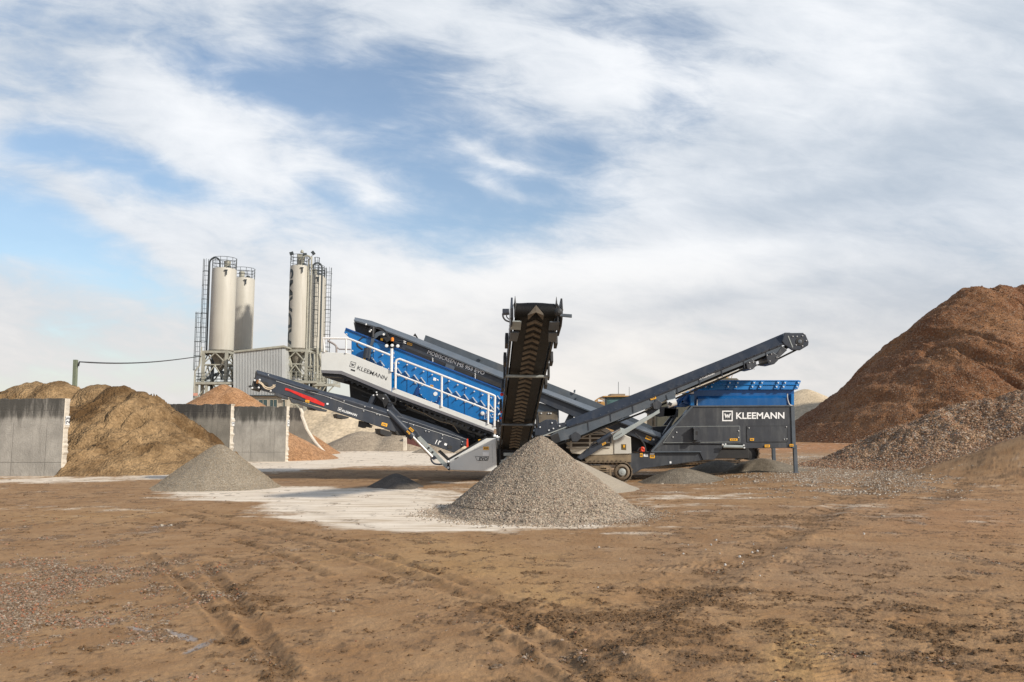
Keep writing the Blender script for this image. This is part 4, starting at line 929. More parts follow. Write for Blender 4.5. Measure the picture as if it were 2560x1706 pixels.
# swing bracket and strut
mb = MB(); Z8 = lambda pts: [(860 + x / 8.7125, 780 + y / 8.7125) for x, y in pts]
mb.px(pF, Z8([(640, 510), (700, 450), (790, 415), (870, 430), (920, 470), (900, 520), (840, 505), (760, 520), (700, 570), (640, 600)]), .16, .12); br = mb.build('hood_arm', 'anth_l', S, bevel=.01)
mb = MB(); mb.px(pF, Z8([(595, 530), (665, 530), (655, 640), (600, 760), (555, 1085), (505, 1075), (545, 780), (590, 640)]), .24, .10); mb.build('strut', 'anth_l', br)
mb = MB(); mb.tube([pF.pt(*Z8([(500, 790)])[0], .30), pF.pt(*Z8([(470, 1010)])[0], .30)], .105, 12); mb.build('cylinder', 'anth', br, True)
mb = MB(); mb.px(pF, Z8([(425, 985), (465, 985), (462, 1050), (412, 1035)]), .34, .09); mb.build('cap', 'yellow', br)
mb = MB(); c = pF.pt(*Z8([(610, 400)])[0], .2); mb.tube([c, c + V3((0, .35, 0))], .12, 12); mb.tube([pF.pt(*Z8([(640, 330)])[0], .2), pF.pt(*Z8([(630, 560)])[0], .25)], .05, 8)
mb.build('pivot', 'black', br); bolts(pF, Z8([(590, 400), (630, 540), (560, 430), (480, 275)]), .035, .22, br); bolts(pF, Z8([(862, 495)]), .045, .17, br, 'cap', 'white')
mb = MB(); mb.px(pF, Z8([(800, 575), (850, 580), (845, 630), (795, 620)]), .22, .1); mb.build('reflector', 'yellow', br)
# beacon and work lights on post
mb = MB(); mb.tube([pF.pt(980.5, 873, .75), pF.pt(980.5, 862, .75)], .06, 10); mb.tube([pF.pt(964, 868, .75), pF.pt(997, 869, .75)], .02, 6); mb.tube([pF.pt(966, 868, .75), pF.pt(968, 858, .75)], .015, 6)
mb.px(pF, [(956, 842), (982, 846), (984, 858), (962, 860), (982, 850), (984, 868), (977, 868)], .3, .5)
lc = mb.each('light_mast', 'black', S)
for (u, v, r) in [(966.5, 865, .07), (980.5, 864, .065), (994.5, 865.5, .07)]:
    c = pF.pt(u, v, .80); mb = MB(); mb.lathe([(r * .7, -.12), (r, -.02), (r, 0.0)], c, 14, (0, -1, .05)); wl = mb.build('work_light', 'black', lc)
    mb = MB(); mb.lathe([(r * .86, 0), (r * .8, .015), (r * .3, .022)], c, 14, (0, -1, .05)); mb.build('lens', 'lamp', wl)
mb = MB(); mb.lathe([(.05, 0), (.055, .09), (.03, .13)], pF.pt(980.8, 853.5, .75), 12); mb.build('beacon', 'orange', lc)

# -- walkway with silver side panels
wk = MB()
wk.px(pW, [(803, 880.5), (871, 883), (978, 927), (978.3, 979.5), (853.5, 928), (802.5, 926)], 0, .06)
walk = wk.build('walkway', 'silver', S, bevel=.012)
mb = MB(); mb.px(pW, [(982, 969), (1238.5, 1066), (1234, 1077.5), (979.5, 981)], 0, .06); mb.build('side_panel', 'silver', walk, bevel=.01)
mb = MB(); mb.px(pW, [(802.5, 926), (853.5, 928), (979, 980), (1234, 1078), (1234, 1082), (978, 988), (853.5, 935.5), (803.5, 932.5)], .03, .10)
mb.build('lower_rail', paint('grey_rail', (0.17, 0.165, 0.175), .4, var=.06, dust=DUST, dust_amt=.2), walk)
mb = MB(); mb.px(pW, [(805, 933), (853.5, 936), (978, 988.5), (1234, 1083), (1232, 1088), (978, 995), (853, 944), (806, 941)], -.05, .9); mb.build('deck', 'black', walk)
mb = MB()
for i in range(26):
    t = i / 25; a = lerp2((870, 947), (1215, 1082), t); mb.px(pW, [(a[0] - 3, a[1]), (a[0] + 2, a[1] + 1), (a[0] - 2, a[1] + 7), (a[0] - 7, a[1] + 5)], -.12, .7)
mb.each('cross_member', 'anth', walk)
logo_px(pW, (882, 912), 6.9, 17.5, 'decal_g', walk, .006)
text_px('KLEEMANN', pW, (892, 923.5), (965.5, 951.5), 9.8, 'decal_g', walk, .006, .010)
mb = MB(); mb.px(pW, [(877.5, 922.5), (888, 926), (887, 929.5), (876.5, 926)], .006, .01); mb.build('handle_slot', 'black', walk)
# handrails
mb = MB()
tube_px(pW, [(807, 846), (862, 846.5)] + smooth2([(866, 846.5), (873, 847.5), (881, 850.5)], 3) + [(980, 890)], .036, .02, 8, mb)
for a, b in [((809, 846), (811, 881)), ((865.5, 847), (865, 884))]: tube_px(pW, [a, b], .030, .02, 8, mb)
tube_px(pW, [(979.5, 872), (978.5, 930)], .05, .02, 8, mb)
mb.build('handrail', 'white', walk, True)
mb = MB(); tube_px(PY(28.1), smooth2([(819, 852), (832, 859), (839, 864), (841, 870), (841, 882)], 3), .035, 0, 8, mb); tube_px(PY(28.1), [(842, 868), (848, 873.5), (877, 874)], .025, 0, 6, mb); tube_px(PY(28.0), [(811, 872), (813, 880)], .025, 0, 6, mb)
mb.build('inner_rail', paint('brown_grey_rail', (0.30, 0.26, 0.24), .5), walk)
mb = MB()
tube_px(pW, [(988.5, 972), (989.3, 915)] + smooth2([(989.5, 909), (991.5, 901), (999.5, 898)], 4) + [(1232, 988)] + smooth2([(1235, 989.5), (1237.5, 992), (1237.5, 997)], 3) + [(1236, 1066)], .038, .02, 8, mb)
tube_px(pW, [(990, 935), (1237, 1031.5)], .030, .02, 8, mb)
for a, b in [((1104.5, 940), (1104, 1018)), ((1221.5, 985), (1220, 1061))]: tube_px(pW, [a, b], .036, .02, 8, mb)
mb.build('handrail', 'white', walk, True)

# -- dark underside chute below the screen
mb = MB(); mb.px(PY(28.5), [(812, 936), (872, 950), (1000, 1000), (1240, 1090), (1245, 1135), (1200, 1130), (1040, 1068), (985, 1040), (876, 1003), (873, 962), (845, 955), (812, 944)], 0, 2.0)
ch = mb.build('underscreen_chute', 'black', S, bevel=.02)
mb = MB()
tube_px(pW, smooth2([(1012, 1012), (1036, 1024), (1060, 1034), (1095, 1052), (1130, 1062), (1145, 1080), (1160, 1100)]), .014, -.5, 6, mb)
pass
mb.each('cable', 'hose_l', ch)
bolts(PY(28.45), [(1031, 1021), (1062, 1023), (1119, 1047), (1001, 1003), (1133, 1066)], .03, .02, ch)
rr = random.Random(3); mb = MB()
for i in range(14):
    u = 900 + rr.random() * 320; v = 962 + (u - 900) * .385 + rr.random() * 18 + 8
    mb.px(PY(28.45), [(u, v), (u + 8 + rr.random() * 18, v + 5 + rr.random() * 6), (u + 10 + rr.random() * 14, v + 9 + rr.random() * 5), (u, v + 4)], .05, .08)
mb.build('frame_plate', 'anth', ch)

# -- left discharge conveyor (runs out to the left and toward the yard)
a0 = P(1150, 1120, 27.6); a1 = P(630, 950, 25.4)
pL = Pl(a0.x, a0.y, a1.x, a1.y); LC = pL
body = MB(); body.px(pL, [(641, 931), (808, 984), (872, 1001), (1040, 1055), (1172, 1100), (1170, 1110), (1135, 1132), (1027, 1094), (894, 1049), (800, 1017.5), (742, 998), (690, 983), (640, 968), (632, 965)], 0, .10)
lconv = body.build('discharge_conveyor', 'anth', S, bevel=.01); lconv['label'] = 'dark conveyor sloping down from upper left with a red stripe'
mb = MB(); T1 = [(641, 925), (700, 942), (764, 962), (808, 978), (872, 992), (1040, 1047), (1172, 1091)]; T2 = [(641, 933), (700, 952), (764, 972.5), (808, 987), (872, 1004), (1040, 1058), (1172, 1102)]
pa = [pL.pt(u, v, -.18) for u, v in T1]; pb = [pL.pt(u, v, .02) for u, v in T2]; n = len(pa)
mb.add(pa + pb + [q + dn for q in pa] + [q + dn for q in pb], [(i, i + 1, n + i + 1, n + i) for i in range(n - 1)] + [(2 * n + i + 1, 2 * n + i, 3 * n + i, 3 * n + i + 1) for i in range(n - 1)] +
       [(n + i, n + i + 1, 3 * n + i + 1, 3 * n + i) for i in range(n - 1)] + [(i + 1, i, 2 * n + i, 2 * n + i + 1) for i in range(n - 1)])
mb.build('side_skirt', 'anth', lconv)
mb = MB(); mb.px(pL, [(641, 936), (1172, 1104), (1165, 1115), (640, 948)], -.2, .9); mb.px(pL, [(636, 960), (800, 1010), (800, 1014), (636, 964)], -.12, 1.0); mb.build('belt', 'rubber', lconv)
mb = MB(); mb.px(pL, [(641, 931), (808, 984), (1172, 1100), (1135, 1128), (1027, 1090), (640, 966)], -1.15, .08); mb.build('far_side', 'anth', lconv)
Z1 = lambda pts: [(600 + x / 5.8825, 760 + y / 5.8825) for x, y in pts]
mb = MB(); mb.px(pL, Z1([(240, 985), (256, 1010), (215, 1110), (180, 1190), (172, 1240), (300, 1270), (330, 1230), (250, 1190), (215, 1190), (235, 1060)]), .04, 1.3); mb.px(pL, Z1([(232, 990), (222, 1060), (190, 1140), (168, 1250), (175, 1255), (205, 1150), (240, 1065), (250, 1000)]), .06, .1)
mb.px(pL, Z1([(120, 1205), (160, 1195), (185, 1220), (130, 1225)]), .05, .3); mb.px(pL, Z1([(335, 1140), (410, 1160), (420, 1205), (335, 1185)]), .10, .12)
mb.build('head_frame', 'black', lconv)
mb = MB(); mb.px(pL, Z1([(245, 1110), (280, 1125), (290, 1180), (240, 1170)]), .14, .1); mb.build('motor_fitting', 'copper', lconv)
bolts(pL, Z1([(215, 1125), (290, 1118), (180, 1238), (275, 1232), (450, 1280)]), .035, .12, lconv)
mb = MB(); tube_px(pL, smooth2(Z1([(270, 1140), (320, 1165), (360, 1210), (420, 1235), (470, 1222), (520, 1190)])), .018, .16, 6, mb); tube_px(pL, smooth2(Z1([(270, 1155), (320, 1185), (360, 1235), (420, 1258), (480, 1240), (520, 1210)])), .018, .18, 6, mb); tube_px(pL, Z1([(480, 1225), (490, 1185)]), .015, .17, 6, mb)
mb.each('hydraulic_hose', 'hose_l', lconv)
mb = MB(); mb.px(pL, Z1([(665, 1238), (690, 1240), (1105, 1395), (1245, 1470), (1235, 1508), (1060, 1445), (740, 1290), (660, 1268)]), .02, .03); mb.build('red_guard', 'red', lconv)
mb = MB()
mb.px(pL, [(1, 1)] if 0 else Z1([(320, 1240), (500, 1300), (490, 1318), (420, 1300), (310, 1268)]), .05, .2); mb.px(pL, Z1([(520, 1300), (700, 1370), (720, 1400), (640, 1385), (520, 1340)]), .05, .9); mb.px(pL, Z1([(730, 1385), (880, 1430), (1130, 1525), (1280, 1560), (1275, 1585), (1160, 1570), (760, 1430)]), .06, .5)
mb.px(pL, Z1([(740, 1400), (830, 1425), (825, 1465), (760, 1450)]), .1, .4); mb.build('return_roller_guard', 'anth_d', lconv)
mb = MB()
for (u, v) in [(858, 1037), (1006, 1091 - 12), (790, 1015)]:
    mb.px(pL, [(u - 17, v - 2), (u + 15, v + 6), (u + 13, v + 9), (u + 4, v + 11), (u - 14, v + 8)], .02, 1.1)
mb.px(pL, [(950, 1072), (980, 1081), (978, 1090), (968, 1092), (952, 1085)], .02, 1.1); mb.each('return_roller', 'black', lconv)
mb = MB(); tube_px(pL, [(690, 953), (741, 970), (811, 990), (880, 1015), (1040, 1064), (1150, 1100)], .008, .012, 4, mb); mb.build('weld_seam', 'bolt', lconv)
mb = MB(); tube_px(pL, smooth2([(764, 974), (775, 976), (786, 977), (797, 979)]), .018, .05, 6, mb); tube_px(pL, [(766, 978), (789, 986)], .012, .05, 6, mb); mb.build('hose_loop', 'hose', lconv)
bolts(pL, [(671, 938), (827, 996), (930, 1020), (912, 1017), (909, 1028), (949, 1038), (942, 1036), (1033, 1063), (1064, 1078), (1072, 1080), (1106, 1088), (1105, 1096), (1156, 1105), (1154, 1112), (860, 1003)], .022, .015, lconv)
sticker(pL, Z1([(965, 1410), (1022, 1422), (1018, 1456), (960, 1442)]), lconv, off=.11)
sticker(pL, Z1([(1275, 1457), (1303, 1462), (1298, 1485), (1270, 1480)]), lconv, 'decal_w', .02, 'label')
logo_px(pL, (849.5, 1024), 4.4, 15, 'decal_w', lconv, .012); text_px('KLEEMANN', pL, (855, 1029.5), (891, 1041.5), 5.6, 'decal_w', lconv, .012, .016)
sticker(pL, [(955, 1056), (969, 1060), (967, 1067.5), (953, 1063.5)], lconv, off=.015)
sticker(pL, [(1112, 1108), (1118, 1110), (1116, 1115), (1110, 1113)], lconv, 'decal_w', .015, 'label')
mb = MB(); mb.px(pL, [(1120, 1113), (1131, 1116), (1129, 1124), (1118, 1121)], .015, .01); mb.build('vent', 'black', lconv)
mb = MB()
for a, b in [((1093, 1100), (1088, 1110)), ((1099, 1102), (1095, 1112)), ((1103, 1103), (1095, 1108))]: mb.bar(pL, a, b, 1.8, .012, .006)
mb.build('decal_mark', 'decal_w', lconv)

# -- hydraulic leg, left
Z5 = lambda pts: [(880 + x / 6.532, 940 + y / 6.532) for x, y in pts]
pH = PY(27.0)
leg = MB(); leg.px(pH, Z5([(540, 290), (570, 330), (690, 520), (1075, 920), (1110, 985), (1040, 1020), (985, 960), (570, 540), (545, 430), (490, 330)]), 0, .22)
arm = leg.build('support_arm', 'anth', S, bevel=.02)
mb = MB(); mb.px(pH, Z5([(1055, 960), (1110, 985), (1555, 1450), (1540, 1510), (1500, 1480), (1075, 1040)]), -.03, .16); mb.build('inner_arm', 'steelgrey', arm)
bolts(pH, Z5([(1255, 1175), (1318, 1245)]), .035, -.02, arm, 'hole', 'black')
mb = MB(); mb.tube([pH.pt(*Z5([(590, 590)])[0], .12), pH.pt(*Z5([(990, 990)])[0], .12)], .115, 14); mb.tube([pH.pt(*Z5([(960, 960)])[0], .12), pH.pt(*Z5([(1000, 1005)])[0], .12)], .13, 14); cy = mb.build('cylinder', 'anth', arm, True)
mb = MB(); mb.tube([pH.pt(*Z5([(990, 995)])[0], .12), pH.pt(*Z5([(1310, 1330)])[0], .12)], .05, 10); mb.build('rod', 'chrome', cy, True)
mb = MB(); mb.px(pH, Z5([(1285, 1310), (1340, 1300), (1390, 1350), (1330, 1375), (1290, 1345)]), .1, .12); tube_px(pH, smooth2(Z5([(1290, 1330), (1300, 1390), (1360, 1440), (1470, 1445)])), .028, .12, 6, mb); mb.build('rod_end', 'anth', cy)
mb = MB(); mb.px(pH, Z5([(330, 330), (400, 285), (500, 300), (560, 330), (600, 420), (530, 520), (500, 420), (400, 330)]), .12, .3); tube_px(pH, smooth2(Z5([(600, 430), (700, 440), (710, 350), (640, 330)])), .02, .1, 6, mb); mb.build('knuckle', 'black', arm)
bolts(pH, Z5([(350, 318), (408, 310), (510, 372), (582, 565), (577, 662), (400, 270)]), .03, .13, arm)
mb = MB(); mb.tube([pH.pt(*Z5([(350, 330)])[0], .12), pH.pt(*Z5([(245, 570)])[0], .12)], .075, 12); mb.px(pH, Z5([(380, 300), (435, 300), (310, 590), (270, 600), (260, 560)]), -.05, .15); c2y = mb.build('cylinder', 'anth', arm, True)
mb = MB(); tube_px(pH, Z5([(215, 610), (165, 725), (205, 740), (262, 620)]), .03, .14, 6, mb); tube_px(pH, Z5([(262, 620), (270, 700), (215, 735)]), .025, .14, 6, mb); tube_px(pH, smooth2(Z5([(310, 620), (320, 700), (295, 750), (265, 700)])), .012, .1, 6, mb); mb.build('rod', 'chrome', c2y)
mb = MB(); mb.px(pH, Z5([(110, 735), (225, 765), (280, 800), (305, 805), (290, 850), (215, 830), (180, 855), (95, 830)]), -.05, .4); mb.build('bracket', 'anth_d', arm)
for poly in ([(250, 490), (285, 495), (262, 560), (230, 550)], [(955, 835), (1015, 890), (985, 925), (922, 862)], [(905, 890), (955, 935), (935, 960), (888, 910)]): sticker(pH, Z5(poly), arm, off=.25)

# -- silver service box EVO
pE = PY(27.15)
mb = MB(); mb.px(pE, [(1122.5, 1151), (1215, 1096.5), (1240, 1096), (1242.5, 1179.5), (1124, 1175.5)], 0, 1.0); evo = mb.build('service_box', 'silver', S, bevel=.02)
mb = MB(); mb.px(pE, [(1117, 1148), (1123, 1150), (1123, 1177), (1119, 1175), (1117, 1170)], .03, .8); mb.px(pE, [(1117, 1148), (1215, 1092), (1217, 1096.5), (1123, 1152)], -.03, .9); mb.bar(PY(27.4), (1096, 1128), (1120, 1150), 5, 0, .5); mb.build('hinge_plate', 'black', evo)
bolts(pE, [(1120, 1155), (1120, 1170)], .05, .035, evo, 'hinge_pin', 'bolt')
mb = MB(); mb.bar(pE, (1144, 1143), (1226, 1110), .8, .003, .006); mb.bar(pE, (1230, 1110), (1232, 1158), .6, .003, .006); mb.build('panel_crease', 'steelgrey', evo)
mb = MB(); mb.bar(pE, (1136, 1148.5), (1146, 1143.5), 2.2, .008, .01); mb.build('handle_slot', 'black', evo)
sticker(pE, [(1208, 1117), (1222, 1117), (1222, 1125), (1208, 1125)], evo, 'yellow', .01)
sticker(pE, [(1207, 1131), (1222, 1131), (1222, 1140), (1207, 1140)], evo, 'decal_w', .01, 'label')
text_px('EVO', pE, (1197, 1151), (1219, 1151), 8, 'decal_g', evo, .01, .03, shear=.25)
mb = MB()
for a, b in [((1188, 1142), (1222, 1142)), ((1188, 1142), (1193, 1152)), ((1193, 1152), (1219, 1152)), ((1222, 1142), (1219, 1152))]: mb.bar(pE, a, b, .9, .01, .004)
mb.build('emblem', 'decal_g', evo)
mb = MB(); mb.px(pE, [(1167, 1098), (1170, 1097), (1171.5, 1119), (1166, 1120)], -.3, .05); mb.build('lifting_lug', 'redlug', S)
sticker(pE, [(1196, 1099), (1203, 1099), (1203, 1105), (1196, 1105)], evo, 'yellow', -.2)

# -- chassis
pC = PY(28.0)
mb = MB(); mb.px(PY(28.6), [(1170, 1100), (1242, 1085), (1480, 1095), (1480, 1150), (1240, 1150), (1180, 1118)], 0, 1.9); mb.px(PY(28.5), [(1290, 1140), (1575, 1140), (1575, 1158), (1290, 1158)], 0, 2.2)
chs = mb.build('chassis', 'black', S)
mb = MB(); mb.px(pC, [(1578, 1132), (1749, 1131.5), (1757, 1150), (1757, 1151.5), (1607, 1172), (1578, 1188), (1571, 1172), (1566, 1145)], 0, .35)
tail = mb.build('chassis_beam', 'anth_d', chs, bevel=.012)
mb = MB(); mb.px(pC, [(1658, 1110.6), (1805, 1111), (1805, 1122), (1787, 1148.5), (1758, 1151), (1749, 1131), (1580, 1131), (1628, 1129)], .05, .3); mb.build('hopper_bearer', 'anth_d', chs, bevel=.012)
mb = MB(); mb.px(PY(30.6), [(1578, 1132), (1757, 1132), (1757, 1150), (1607, 1168), (1580, 1175)], 0, .3); mb.build('chassis_beam', 'anth_d', chs)
mb = MB(); mb.px(PY(27.95), [(1463, 1140), (1578, 1137), (1578, 1156), (1463, 1156)], 0, .5); mb.build('track_mount', 'mudmetal', chs)
sticker(pC, [(1600, 1133.5), (1607, 1133.5), (1607, 1143), (1600, 1143)], tail, off=.01); sticker(pC, [(1625, 1137), (1637, 1137), (1637, 1146), (1625, 1146)], tail, off=.01)
sticker(pC, [(1609, 1136), (1620, 1136), (1620, 1142), (1609, 1142)], tail, 'decal_w', .01, 'label'); sticker(pC, [(1625, 1133), (1636, 1133), (1636, 1137), (1625, 1137)], tail, 'decal_w', .01, 'label'); sticker(pC, [(1674, 1154), (1678.5, 1154), (1678.5, 1159), (1674, 1159)], tail, 'decal_w', .01, 'label')
mb = MB()
c = pC.pt(1606, 1124, -.1); ring = [c + V3((math.cos(a) * .055, 0, math.sin(a) * .055)) for a in np.linspace(0, 2 * math.pi, 15)]
mb.tube(ring, .042, 8); mb.px(pC, [(1600.5, 1124), (1611.5, 1124), (1611.5, 1132), (1600.5, 1132)], -.08, .05); mb.build('lifting_lug', 'redlug', S, True)
mb = MB(); tube_px(pC, smooth2([(1588, 1084), (1600, 1096), (1611, 1112), (1615, 1130)]), .03, .05, 6, mb); tube_px(pC, smooth2([(1594, 1128), (1598, 1121), (1603, 1119)]), .02, .05, 6, mb); mb.each('hydraulic_hose', 'hose', S)
mb = MB(); mb.px(PY(28.9), [(1575, 1085), (1640, 1118), (1630, 1130), (1578, 1130)], 0, 1.3); mb.build('transfer_housing', 'black', S)
sticker(pF, [(1616, 1089), (1630, 1094), (1627, 1102), (1613, 1097)], feed, off=.008); sticker(pF, [(1632, 1096), (1637, 1098), (1636, 1102), (1631, 1100)], feed, 'decal_w', .008, 'label')

# -- crawler tracks
def track(Yn, name_parent):
    w0 = .42; cR = P(1555.5, 1180.5, Yn); r = .335; xl = P(1290, 1180, Yn).x; zc = cR.z
    n = 0; path = []
    L = cR.x - xl; per = 2 * L + 2 * math.pi * r; N = 62
    def at_(s):
        s %= per
        if s < L: return V3((xl + s, 0, zc + r)), 0.0
        s -= L
        if s < math.pi * r: a = s / r; return V3((cR.x + math.sin(a) * r, 0, zc + math.cos(a) * r)), -a
        s -= math.pi * r
        if s < L: return V3((cR.x - s, 0, zc - r)), math.pi
        s -= L; a = s / r; return V3((xl - math.sin(a) * r, 0, zc - math.cos(a) * r)), math.pi - a
    mb = MB()
    for i in range(N):
        p_, a = at_(per * i / N); rot = Matrix.Rotation(-a, 3, 'Y')
        mb.box(p_ + V3((0, Yn + w0 / 2, 0)), (per / N * .97, w0, .035), rot)
        mb.box(p_ + V3((0, Yn + w0 / 2, 0)) + rot @ V3((0, 0, .033)), (.025, w0 * .98, .04), rot)
        mb.box(p_ + V3((0, Yn + w0 / 2, 0)) + rot @ V3((0, 0, -.04)), (per / N * .7, .12, .05), rot)
    tr = mb.build('crawler_track', 'trackm', name_parent)
    mb = MB(); c = V3((cR.x, Yn, zc)); mb.lathe([(.26, -.30), (.27, -.03), (.25, -.02), (.22, 0), (.19, 0), (.19, -.06), (.14, -.06)], c, 26, (0, -1, 0)); mb.build('drive_sprocket', 'trackm', tr, True)
    mb = MB(); mb.lathe([(.125, -.05), (.125, .03), (.09, .045), (.04, .05), (.04, .06)], c, 22, (0, -1, 0)); hub = mb.build('hub', 'steelgrey', tr, True)
    mb = MB(); mb.lathe([(.24, -.30), (.25, -.02), (.1, 0)], V3((xl, Yn, zc)), 22, (0, -1, 0)); mb.build('idler', 'trackm', tr, True)
    mb = MB(); mb.box((xl + L / 2 - .2, Yn + .24, zc + .05), (L - .75, .26, .34)); mb.build('track_frame', 'mudmetal', tr, bevel=.02)
    mb = MB(); pT = PY(Yn + .02)
    for v in (1174, 1179, 1184.5, 1190): mb.bar(pT, (1483, v), (1527, v + .8), 2.2, .02, .06)
    mb.px(pT, [(1500, 1164), (1522, 1164), (1528, 1168), (1529, 1194), (1524, 1194), (1523, 1170), (1500, 1170)], .03, .05); mb.px(pT, [(1480, 1166), (1500, 1166), (1502, 1173), (1480, 1173)], .02, .06)
    mb.build('step_guard', 'mudmetal', tr)
    for i in range(7):
        mb = MB(); mb.lathe([(.10, -.26), (.11, 0), (.05, .01)], V3((xl + .45 + i * (L - .9) / 6, Yn + .06, zc - .21)), 14, (0, -1, 0)); mb.build('roller', 'trackm', tr, True)
track(27.75, S); track(30.3, S)

# -- engine canopy (beige)
ZE = lambda pts: [(1330 + x / 6.03, 960 + y / 6.03) for x, y in pts]
mb = MB(); mb.px(PY(28.0), ZE([(510, 880), (540, 800), (800, 720), (1070, 645), (1240, 740), (1380, 760), (1490, 808), (1500, 1060), (870, 1078), (600, 1050)]), 0, 2.4)
eng = mb.build('engine_canopy', 'beige', S, bevel=.02)
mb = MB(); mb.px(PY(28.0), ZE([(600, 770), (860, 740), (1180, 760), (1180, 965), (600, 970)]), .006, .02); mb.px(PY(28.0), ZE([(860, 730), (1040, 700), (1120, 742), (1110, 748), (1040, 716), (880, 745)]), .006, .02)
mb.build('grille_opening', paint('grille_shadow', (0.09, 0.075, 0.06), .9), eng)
mb = MB()
for v0, v1 in ((820, 812), (888, 882), (956, 950)): mb.px(PY(28.0), ZE([(515, v0 + 14), (1180, v1 + 14), (1180, v1 - 6), (515, v0 - 6)]), .05, .05)
mb.px(PY(28.0), ZE([(860, 760), (890, 760), (890, 970), (860, 970)]), .04, .04); mb.px(PY(28.0), ZE([(575, 800), (605, 800), (605, 1010), (575, 1010)]), .06, .06); mb.px(PY(28.0), ZE([(760, 762), (1150, 752), (1150, 766), (760, 776)]), .04, .04)
mb.build('grille_bar', 'beige', eng)
mb = MB(); mb.px(PY(28.0), ZE([(1238, 745), (1380, 768), (1488, 812), (1496, 1052), (1238, 1058)]), .03, .03); dr = mb.build('door', paint('beige_door', (0.56, 0.54, 0.49), .45, var=.04, dust=DUST, dust_amt=.12), eng, bevel=.012)
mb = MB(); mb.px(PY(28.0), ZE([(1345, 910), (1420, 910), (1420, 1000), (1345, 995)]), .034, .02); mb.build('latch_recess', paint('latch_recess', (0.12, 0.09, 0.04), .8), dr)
mb = MB(); mb.px(PY(28.0), ZE([(1375, 920), (1400, 920), (1400, 960), (1375, 960)]), .05, .02); mb.build('latch', 'yellow', dr)

# -- hopper
ZH = lambda pts: [(1500 + x / 3.734, 800 + y / 3.734) for x, y in pts]
pP = PY(27.9)
mb = MB(); mb.px(pP, ZH([(865, 807), (1788, 803), (1800, 1196), (1352, 1200), (1330, 1160), (600, 1158), (480, 1230), (470, 1232)]), 0, .12)
hop = mb.build('hopper', 'anth_d', S, bevel=.012)
mb = MB(); mb.px(PY(30.3), ZH([(865, 812), (1720, 808), (1730, 1180), (1352, 1180), (600, 1158), (500, 1215)]), 0, .10); mb.px(PY(28.1), ZH([(1700, 815), (1788, 812), (1790, 1150), (1700, 1150)]), 0, 2.2); mb.px(PY(28.3), ZH([(900, 830), (1700, 830), (1500, 1130), (700, 1130)]), 0, 1.8)
mb.build('hopper_body', 'anth_d', hop)
mb = MB(); mb.bar(pP, ZH([(862, 808)])[0], ZH([(480, 1232)])[0], 4.5, .04, .30); mb.px(pP, ZH([(862, 800), (1795, 796), (1796, 808), (862, 812)]), .04, .14); mb.px(pP, ZH([(475, 1226), (945, 1226), (945, 1236), (475, 1238)]), .02, .25); mb.build('frame_edge', 'anth_l', hop)
mb = MB(); mb.px(pP, ZH([(1782, 800), (1815, 798), (1830, 1200), (1796, 1200)]), .04, .16); colm = mb.build('corner_post', 'anth_l', hop, bevel=.01)
mb = MB(); mb.px(pP, ZH([(700, 1000), (860, 995), (1305, 992), (1307, 1140), (590, 1148), (640, 1080)]), .018, .02); d1 = mb.build('side_door', 'anth_d', hop)
mb = MB(); mb.px(pP, ZH([(1372, 992), (1750, 990), (1752, 1138), (1374, 1140)]), .018, .02); d2 = mb.build('side_door', 'anth_d', hop)
def frame(pl, q, t, off, mat, parent, name):
    mb = MB()
    for i in range(len(q)): mb.bar(pl, q[i], q[(i + 1) % len(q)], t, off, .006)
    return mb.build(name, mat, parent)
frame(pP, ZH([(700, 1000), (860, 995), (1305, 992), (1307, 1140), (590, 1148)]), .8, .021, 'steelgrey', d1, 'door_edge'); frame(pP, ZH([(1372, 992), (1750, 990), (1752, 1138), (1374, 1140)]), .8, .021, 'black', d2, 'door_edge')
bolts(pP, ZH([(1293, 1037), (1293, 1098), (715, 1050), (680, 1095)]), .025, .02, d1); bolts(pP, ZH([(1390, 1010), (1740, 1000), (1742, 1112), (1720, 1115)]), .022, .02, d2)
mb = MB(); mb.px(pP, ZH([(876, 1010), (925, 1010), (925, 1125), (876, 1125)]), .26, .24); mb.px(pP, ZH([(870, 1005), (935, 1005), (935, 1020), (870, 1020)]), .27, .26); mb.px(pP, ZH([(862, 1125), (940, 1125), (940, 1145), (862, 1145)]), .05, .05)
kb = mb.build('control_bracket', 'anth_d', hop, bevel=.01)
mb = MB(); mb.px(pP, ZH([(893, 1040), (913, 1040), (913, 1075), (893, 1075)]), .264, .01); mb.build('opening', 'black', kb)
logo_px(pP, ZH([(1190, 897)])[0], 13.2, 0, 'decal_w', hop, .006)
text_px('KLEEMANN', pP, ZH([(1271, 924)])[0], ZH([(1722, 921)])[0], 15.8, 'decal_w', hop, .006, .022)
for q in ([(1213, 1108), (1284, 1108), (1284, 1129), (1213, 1129)], [(1400, 1105), (1438, 1105), (1438, 1128), (1400, 1128)], [(1538, 1165), (1586, 1165), (1586, 1190), (1538, 1190)], [(1770, 1160), (1806, 1160), (1806, 1182), (1770, 1182)]): sticker(pP, ZH(q), hop, off=.045)
for nm, Yl, sh in (('support_leg', 28.05, 0), ('support_leg', 30.35, 0)):
    a = pP.pt(1985, 1110, 0); x = P(1987, 1120, 28.05).x; zt = P(1987, 1118, 28.05).z
    mb = MB(); mb.box((x, Yl, (zt + .1) / 2 + .05), (.125, .12, zt - .05)); mb.box((x, Yl, gz(x, Yl) + .01), (.2, .2, .03)); mb.build(nm, 'anth_l', hop, bevel=.01)
